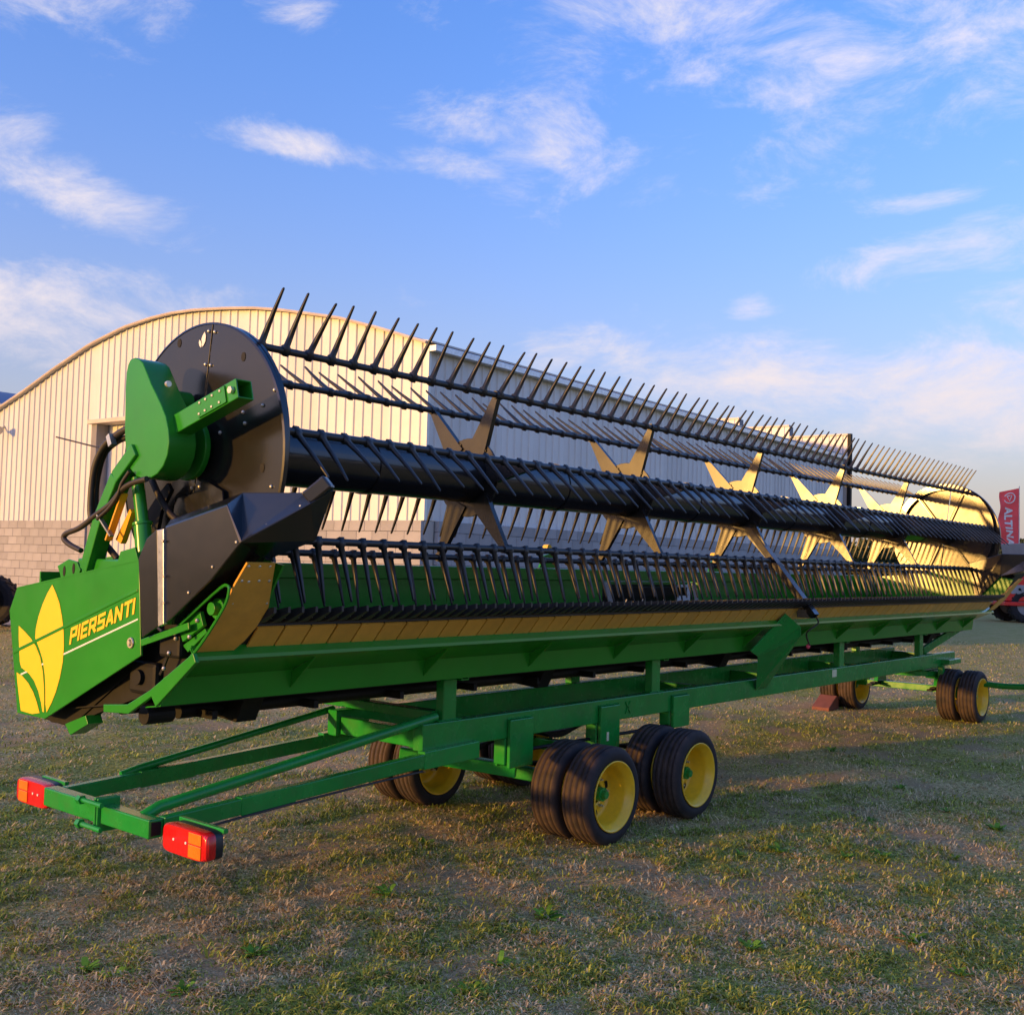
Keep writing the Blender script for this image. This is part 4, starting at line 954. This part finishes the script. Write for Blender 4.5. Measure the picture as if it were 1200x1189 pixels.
    for q in ((75,669),(86,666)): B('pivot_hole_shade', MB().prism([np.array(E(*q, 2.763))+np.array([0, .012*math.cos(t), .026*math.sin(t)]) for t in np.linspace(0, 2*math.pi, 12, endpoint=False)], (.002, 0, 0)), DARK)  # holes are not cut: dark ovals paint their shade on the bracket
    B('pivot_block', MB().box(2.79, 2.90, 4.70, 5.05, 1.56, 1.66), GREEN, .01)
    B('corner_plate', MB().prism([E(*q, 2.74) for q in ((136,664),(141,646),(158,641),(162,657))], (.012, 0, 0)), GREEN, .002)
    c0, c1 = np.array(E(171, 668, 2.84)), np.array(E(167, 612, 2.84)); c2 = np.array(E(161, 560, 2.84))
    B('lift_cylinder', MB().cyl(c0, c1, .042, None, 20).cyl(c1-(c1-c0)*.06, c1, .048, None, 20), GREEN, .002, smooth=40); B('cylinder_rod', MB().cyl(c1, c2, .030, None, 16), GREEN, smooth=40)
    y0, y1 = np.array(E(146, 578, 2.78)), np.array(E(127, 633, 2.78)); B('safety_prop', MB().beam(y0, y1, .012, .036, up=(1, 0, 0)), AMBER, .002)
    B('safety_prop_channel', MB().prism([E(*q, 2.81) for q in ((152,596),(135,632),(141,637),(143,633),(154,600))], (.03, 0, 0)), AMBER, .002)
    B('prop_link', MB().beam(E(114,601,2.76), E(131,628,2.76), .008, .022, up=(1, 0, 0)), GALV)
    def hose(nm, pts, r, x): B(nm, MB().tube(spline([E(*q, x) for q in pts], 7), r, 8), RUBBER, smooth=60)
    hose('hose', ((150,502),(138,509),(122,523),(111,548),(107,580),(107,605),(114,625)), .018, 2.82)
    hose('hose', ((150,512),(136,518),(122,532),(114,560),(112,590),(113,612),(118,630)), .016, 2.85)
    hose('hose', ((172,561),(155,566),(143,574),(130,590),(113,603),(94,618),(78,625),(75,631),(82,638),(95,645)), .014, 2.76)
    hose('hose', ((152,552),(143,566),(138,580),(128,595),(114,608)), .009, 2.75)
    hose('hose', ((120,633),(130,645),(138,655)), .016, 2.86)
    B('hose_clamp', MB().beam(E(129,510,2.80), E(132,522,2.80), .03, .03, up=(1, 0, 0)), GALV)
    hose('thin_wire', ((66,512),(90,518),(118,525)), .004, 2.82)
    hose('lower_hose', ((178,562),(186,580),(198,600),(210,612)), .016, 2.95)
    B('cam_link', MB().prism([E(*q, 2.99) for q in ((172,600),(186,578),(196,566),(200,574),(188,600),(180,640),(172,640))], (.02, 0, 0)), DARK)
    B('lower_arm_plate', MB().prism([E(*q, 3.02) for q in ((205,585),(235,575),(236,560),(260,575),(262,600),(230,640),(200,640))], (.01, 0, 0)), BLACK)
    # ---- centre reel support strut
    s0 = np.array([8.50, 4.46, 2.09]); s1 = on(955, 722, 1, 3.80)
    B('reel_strut', MB().sqtube(s0, s1, .075, .055, .004), BLACK, .003)
    B('strut_bracket', MB().beam(s1+np.array([0, .03, .02]), s1+np.array([-.03, .14, .02]), .05, .07), BLACK, .003)
    B('strut_wire', MB().tube(spline([s1+np.array([.02, 0, 0]), s1+np.array([.06, .0, -.06]), s1+np.array([-.02, .06, -.14]), on(949, 757, 1, 3.95)], 5), .007, 6), RUBBER)
    B('tag', MB().sphere(on(947, 757, 1, 3.95), .028, 8, (1.2, .5, .8)), PINK)
build_header()

# ------------------------------------------------------------------ things around
def at_depth(px, py, D): return np.array([0, 0, H])+ray(px, py)*(D/F_PX)
RIGHT = np.array([AX[0], AY[0], 0]); RIGHT /= np.linalg.norm(RIGHT); FWD = np.array([AX[2], AY[2], 0]); FWD /= np.linalg.norm(FWD)
def lug_wheel_mesh(R, wd, name='lug_tyre'):
    n = 48; prof = [(R*.55, -wd*.42), (R*.78, -wd*.5), (R*.93, -wd*.46), (R*.965, -wd*.30), (R*.965, wd*.30), (R*.93, wd*.46), (R*.78, wd*.5), (R*.55, wd*.42)]
    vs = []; fs = []; k = len(prof)
    for i in range(n):
        t = 2*math.pi*i/n
        for (r, y) in prof: vs.append((r*math.cos(t), y, r*math.sin(t)))
    for i in range(n):
        for j in range(k): fs.append((i*k+j, i*k+(j+1) % k, ((i+1) % n)*k+(j+1) % k, ((i+1) % n)*k+j))
    m = MB().add(vs, fs)
    for q in range(18):
        for s in (-1, 1):
            t = 2*math.pi*(q+(.5 if s > 0 else 0))/18; t2 = t+.22
            a = Vector((R*.975*math.cos(t), s*wd*.02, R*.975*math.sin(t))); b = Vector((R*.955*math.cos(t2), s*wd*.49, R*.955*math.sin(t2)))
            m.beam(a, b, R*.075, R*.07, up=(math.cos(t), 0, math.sin(t)))
    return m
def machine(name, loc, rz, label, cat, body, R, parts):
    pass
def build_around():
    # red farm machine on big lugged tyres
    base = at_depth(1167, 728, 40.5); base[2] = 0
    rz = math.atan2(RIGHT[1], RIGHT[0])
    T = thing('seed_cart', base, 'red farm machine on big lugged tyres beyond the header', 'farm machine', rotz=rz)
    def L(name, mb, m, bevel=0.0, parent=T, smooth=0):
        me = mb.mesh(name); o = link_mesh(name, me, m, parent); finish(o, bevel, smooth); return o
    L('body', MB().prism([(.0, -.9, .78), (5.5, -.9, .78), (5.5, -.9, 2.05), (.35, -.9, 2.05), (.0, -.9, 1.75)], (0, 1.8, 0)), REDP, .04)
    L('grey_band', MB().box(.15, 1.5, -.925, -.902, 1.05, 1.38), GREYP, .01); L('deck_frame', MB().box(-.1, 5.4, -.95, .95, .62, .76), REDP, .02)
    L('post', MB().box(1.62, 1.80, -.96, -.905, .78, 2.0), REDP, .01)
    L('hopper', MB().prism([(.7, -.8, 2.06), (5.2, -.8, 2.06), (5.4, -.95, 2.9), (.5, -.95, 2.9)], (0, 1.7, 0)), GREYP, .02)
    for x in (.45, 1.15): L('reflector', MB().cyl((x, -.93, 1.22), (x, -.945, 1.22), .05, None, 12), DARK)
    lm = lug_wheel_mesh(.62, .42).mesh('tyre'); lm.materials.append(TYRE); rm = MB().cyl((0, -.12, 0), (0, .12, 0), .35, .35, 24).mesh('rim'); rm.materials.append(GREYP)
    for (x, y) in ((.72, -.72), (.72, .72), (1.75, -1.05), (1.75, .9), (4.4, -.72), (4.4, .72)):
        o = bpy.data.objects.new('wheel', rm); COL.objects.link(o); o.parent = T; o.location = (x, y, .62); OFF[o] = OFF[T]
        c = bpy.data.objects.new('tyre', lm); COL.objects.link(c); c.parent = o
    # banner
    top = at_depth(1194.5, 571, 45); fb = top.copy(); fb[2] = 0
    F = thing('feather_banner', fb, 'red cloth banner with white lettering on a slim pole', 'banner')
    MB().cyl(fb, top+np.array([0, 0, .05]), .03, .018, 10).build('pole', POLE, F, smooth=40)
    hgt = 2.48; wd = .80; n, k = 26, 10
    def fp(u, v, off=0.0):                                         # u from the pole leftwards, v downwards
        w_ = wd*(1-.12*math.sin(v*9)*v)*(.98+.06*math.sin(4*v)); sag = .18*u*(1-.5*v)
        rip = .07*math.sin(u*5+v*7)*u+.04*math.sin(v*15-u*3)*u
        return fb-RIGHT*(u*w_)-FWD*(rip+off)+np.array([0, 0, top[2]-.03-v*hgt*(1+.03*math.sin(u*4))-sag*(1-v)])
    for off, nm in ((0, 'cloth'),):
        vs = [fp(i/k, j/n) for j in range(n+1) for i in range(k+1)]; vs += [fp(i/k, j/n, -.012) for j in range(n+1) for i in range(k+1)]
        q = (n+1)*(k+1); fs = []
        for j in range(n):
            for i in range(k):
                a = j*(k+1)+i; fs += [(a, a+1, a+k+2, a+k+1), (q+a, q+a+k+1, q+a+k+2, q+a+1)]
        for j in range(n): a = j*(k+1); fs += [(a, a+k+1, q+a+k+1, q+a), (a+k, q+a+k, q+a+2*k+1, a+2*k+1)]
        for i in range(k): fs += [(i, q+i, q+i+1, i+1), (n*(k+1)+i, n*(k+1)+i+1, q+n*(k+1)+i+1, q+n*(k+1)+i)]
        cl = MB().add(vs, fs).build('cloth', FLAGM, F, smooth=50)
    v, f = text_mesh('ALTINA', 1.0, .04, 0, 1.12); w = v[:, 0].max(); lo = v[:, 0].min(); h = v[:, 1].max()
    MB().add([fp(.70-.38*(q[1]/h), .29+.66*(q[0]-lo)/(w-lo), .014) for q in v], f).build('lettering', WHITE, cl)
    ringp = [fp(.50+.26*math.cos(t), .14+.085*math.sin(t), .014) for t in np.linspace(.3, 2*math.pi-.5, 22)]
    MB().tube(ringp, .022, 6).build('ring_mark', WHITE, cl)
    tri = [fp(.62, .10, .014), fp(.40, .10, .014), fp(.50, .185, .014), fp(.62, .10, .014), fp(.5, .10, .014)]
    MB().tube(tri, .026, 6).build('triangle_mark', WHITE, cl)
    # shed roof behind the warehouse, on the left
    p = at_depth(0, 462, 60); c = p.copy(); c[2] = 0; c = c-HV*0+np.array([0, 0, 0])
    S = thing('storage_shed', c, 'blue-grey roofed shed rising behind the warehouse eave', 'shed')
    q = lambda u, v_, z: tuple(c+HU*u+HV*v_+np.array([0, 0, z]))
    zr = p[2]+.3
    MB().add([q(-2, -6, 0), q(22, -6, 0), q(22, 12, 0), q(-2, 12, 0), q(-2, -6, zr-2.2), q(22, -6, zr-2.2), q(22, 12, zr-2.2), q(-2, 12, zr-2.2)], [(0, 1, 5, 4), (1, 2, 6, 5), (2, 3, 7, 6), (3, 0, 4, 7)]).build('wall', CONC, S)
    rf = MB()
    arc = [(-6.3+18.6*i/24, zr-2.2+2.2*math.sin(math.pi*i/24)) for i in range(25)]
    rf.add([q(-2.3, a, b) for a, b in arc]+[q(22.3, a, b) for a, b in arc]+[q(-2.3, a, b+.12) for a, b in arc]+[q(22.3, a, b+.12) for a, b in arc],
           [(i, i+1, 26+i, 25+i) for i in range(24)]+[(50+i, 75+i, 76+i, 51+i) for i in range(24)]+[(i, 50+i, 51+i, i+1) for i in range(24)]+[(25+i, 26+i, 76+i, 75+i) for i in range(24)]+[(0, 25, 75, 50), (24, 74, 99, 49)]).build('roof', BLUEROOF, S, smooth=30)
    rf = MB(); rf.add([q(-2.05, a, b-.02) for a, b in arc]+[q(-2.05, 12.3, zr-2.2), q(-2.05, -6.3, zr-2.2)], [tuple(range(27))]).build('gable_wall', BLUEROOF, S)
    # two-wheeled cart whose tyre stands at the left edge
    g = on(-19, 737, 2, 0); C = thing('farm_cart', (g[0], g[1], 0), 'dark farm cart on a lugged tyre in front of the block wall', 'cart', rotz=math.atan2(RIGHT[1], RIGHT[0]))
    def LC(name, mb, m, bevel=0.0, parent=C): me = mb.mesh(name); o = link_mesh(name, me, m, parent); finish(o, bevel); return o
    tm = lug_wheel_mesh(.55, .36).mesh('tyre'); tm.materials.append(TYRE); rm = MB().cyl((0, -.1, 0), (0, .1, 0), .31, .31, 20).mesh('rim'); rm.materials.append(DARK)
    for y in (-.8, .8):
        o = bpy.data.objects.new('wheel', rm); COL.objects.link(o); o.parent = C; o.location = (-.22, y, .56); OFF[o] = OFF[C]
        c_ = bpy.data.objects.new('tyre', tm); COL.objects.link(c_); c_.parent = o
    LC('axle', MB().cyl((-.22, -.8, .56), (-.22, .8, .56), .06, None, 12), DARK); LC('frame', MB().box(-3.2, -.05, -.45, .45, .62, .74), DARK, .02); LC('tank', MB().cyl((-3.0, 0, 1.15), (-.45, 0, 1.15), .42, None, 20), DARK)
    # chock behind the front wheel
    g = on(969, 832, 2, 0); ck = MB().prism([(g[0]-.17, g[1]-.10, .0), (g[0]+.12, g[1]-.10, .0), (g[0]+.12, g[1]-.10, .17), (g[0]+.06, g[1]-.10, .18), (g[0]-.17, g[1]-.10, .05)], (0, .22, 0)).build('wheel_chock', RUSTRED, None, .008)
    tag(ck, 'red-brown wheel chock wedged against the front trailer wheel', 'chock')
build_around()

# ------------------------------------------------------------------ trees far beyond
def tree(loc, hgt, rad, label, group, seed, nleaf=5200):
    r = np.random.default_rng(seed); T = thing('tree', loc, label, 'tree', group); b = np.array(loc, float)
    m = MB(); tr = spline([b, b+[.1*hgt*r.normal()*.3, .0, hgt*.3], b+[.1*r.normal(), .1*r.normal(), hgt*.62]], 4)
    n = len(tr)
    for i in range(n-1): m.cyl(tr[i], tr[i+1], rad*.085*(1-.7*i/n), rad*.085*(1-.7*(i+1)/n), 7)
    cen = []
    for k in range(11):
        a = r.uniform(0, 6.28); el = r.uniform(-.35, 1.0); q = np.array([math.cos(a)*rad*.62*math.cos(el), math.sin(a)*rad*.62*math.cos(el), hgt*.62+hgt*.30*math.sin(el)])
        cen.append((b+q, rad*r.uniform(.28, .5))); m.cyl(tr[r.integers(3, n)], b+q, rad*.03, rad*.012, 5)
    m.build('trunk', BARK, T)
    P = []; 
    for i in range(nleaf):
        c, R = cen[r.integers(len(cen))]; d = r.normal(size=3); d /= np.linalg.norm(d); P.append(c+d*R*r.uniform(.35, 1.0)**.5*np.array([1, 1, .8]))
    P = np.array(P); s = rad*.055*r.uniform(.6, 1.5, nleaf); a = r.normal(size=(nleaf, 3)); a /= np.linalg.norm(a, axis=1)[:, None]; c2 = np.cross(a, r.normal(size=(nleaf, 3))); c2 /= np.linalg.norm(c2, axis=1)[:, None]
    V = np.stack([P-a*s[:, None], P+c2*s[:, None]*.7, P+a*s[:, None], P-c2*s[:, None]*.7], 1).reshape(-1, 3)-b
    me = bpy.data.meshes.new('crown'); me.from_pydata(V.tolist(), [], [(4*i, 4*i+1, 4*i+2, 4*i+3) for i in range(nleaf)])
    at = me.attributes.new('tone', 'FLOAT_COLOR', 'POINT'); t = r.uniform(.6, 1.5, nleaf); cc = np.ones((nleaf, 4, 4)); cc[:, :, :3] = t[:, None, None]; at.data.foreach_set('color', cc.ravel())
    link_mesh('crown', me, FOLI, T)
for i, (px, D, h_, r_) in enumerate(((1148, 92, 4.6, 2.3), (1166, 95, 5.0, 2.6), (1186, 88, 3.9, 2.1), (1212, 92, 4.9, 2.6), (1250, 90, 5.5, 3.0), (1300, 96, 5.2, 3.0))):
    p = at_depth(px, 690, D); tree((p[0], p[1], 0), h_, r_, 'dark bushy tree in the row beyond the red banner', 'trees beyond the banner', 100+i)
for i, (px, D, h_, r_) in enumerate(((1003, 58, 3.4, 1.9), (1022, 62, 3.2, 2.0), (1060, 66, 3.3, 2.1), (1095, 70, 3.4, 2.2), (1120, 74, 3.5, 2.2))):
    p = at_depth(px, 690, D); tree((p[0], p[1], 0), h_, r_, 'low dark tree standing past the end of the stepped facade', 'trees past the facade', 200+i, 3800)

# ------------------------------------------------------------------ weeds in the grass
def weed_mesh(seed, nl):
    r = np.random.default_rng(seed); vs = []; fs = []; col = []
    for i in range(nl):
        a = r.uniform(0, 6.28); L_ = r.uniform(.035, .085); el = r.uniform(.25, 1.0); w = L_*r.uniform(.12, .20)
        d = np.array([math.cos(a), math.sin(a), 0]); s = np.array([-math.sin(a), math.cos(a), 0]); up = np.array([0, 0, 1.0])
        p0 = d*.006; p1 = p0+(d*math.cos(el)+up*math.sin(el))*L_*.5; p2 = p1+(d*math.cos(el*.5)+up*math.sin(el*.5))*L_*.35; p3 = p2+(d*.98-up*.1)*L_*.2
        k = len(vs); vs += [p0-s*w*.3, p0+s*w*.3, p1-s*w, p1+s*w, p2-s*w*.85, p2+s*w*.85, p3]; fs += [(k, k+1, k+3, k+2), (k+2, k+3, k+5, k+4), (k+4, k+5, k+6)]
        c = np.array([.13, .28, .035])*r.uniform(.7, 1.4); col += [(*c, 1)]*7
    me = bpy.data.meshes.new('weed'); me.from_pydata([tuple(map(float, v)) for v in vs], [], fs); me.materials.append(WEEDM)
    a = me.attributes.new('tone', 'FLOAT_COLOR', 'POINT'); a.data.foreach_set('color', np.array(col).ravel()); return me
WM = [weed_mesh(300+i, 16+4*i) for i in range(5)]
spots = [(2.42, 4.01), (2.38, 4.17), (2.52, 3.69), (4.47, 4.59), (4.77, 4.57), (5.77, 3.59), (6.15, 2.96), (9.94, 4.28), (6.3, 2.62), (6.47, 2.46), (6.83, 2.16), (8.07, 2.61), (4.88, 1.52), (4.55, 2.33), (5.12, 1.8), (5.89, 3.08), (8.63, 3.15), (4.22, 3.24), (2.95, 3.81), (7.4, 2.9), (3.6, 3.0), (3.9, 4.0), (3.3, 2.9), (7.8, 2.2)]
for i, (x, y) in enumerate(spots):
    o = bpy.data.objects.new('weed', WM[i % 5]); COL.objects.link(o); o.location = (x, y, float(ground_z(np.array([x]), np.array([y]))[0])-.003); o.rotation_euler = (0, 0, RNG.uniform(0, 6.28)); s = RNG.uniform(.6, 1.2); o.scale = (s, s, s)
    tag(o, 'small bright green leafy weed growing in the patchy grass', 'weed', 'weeds in the grass')
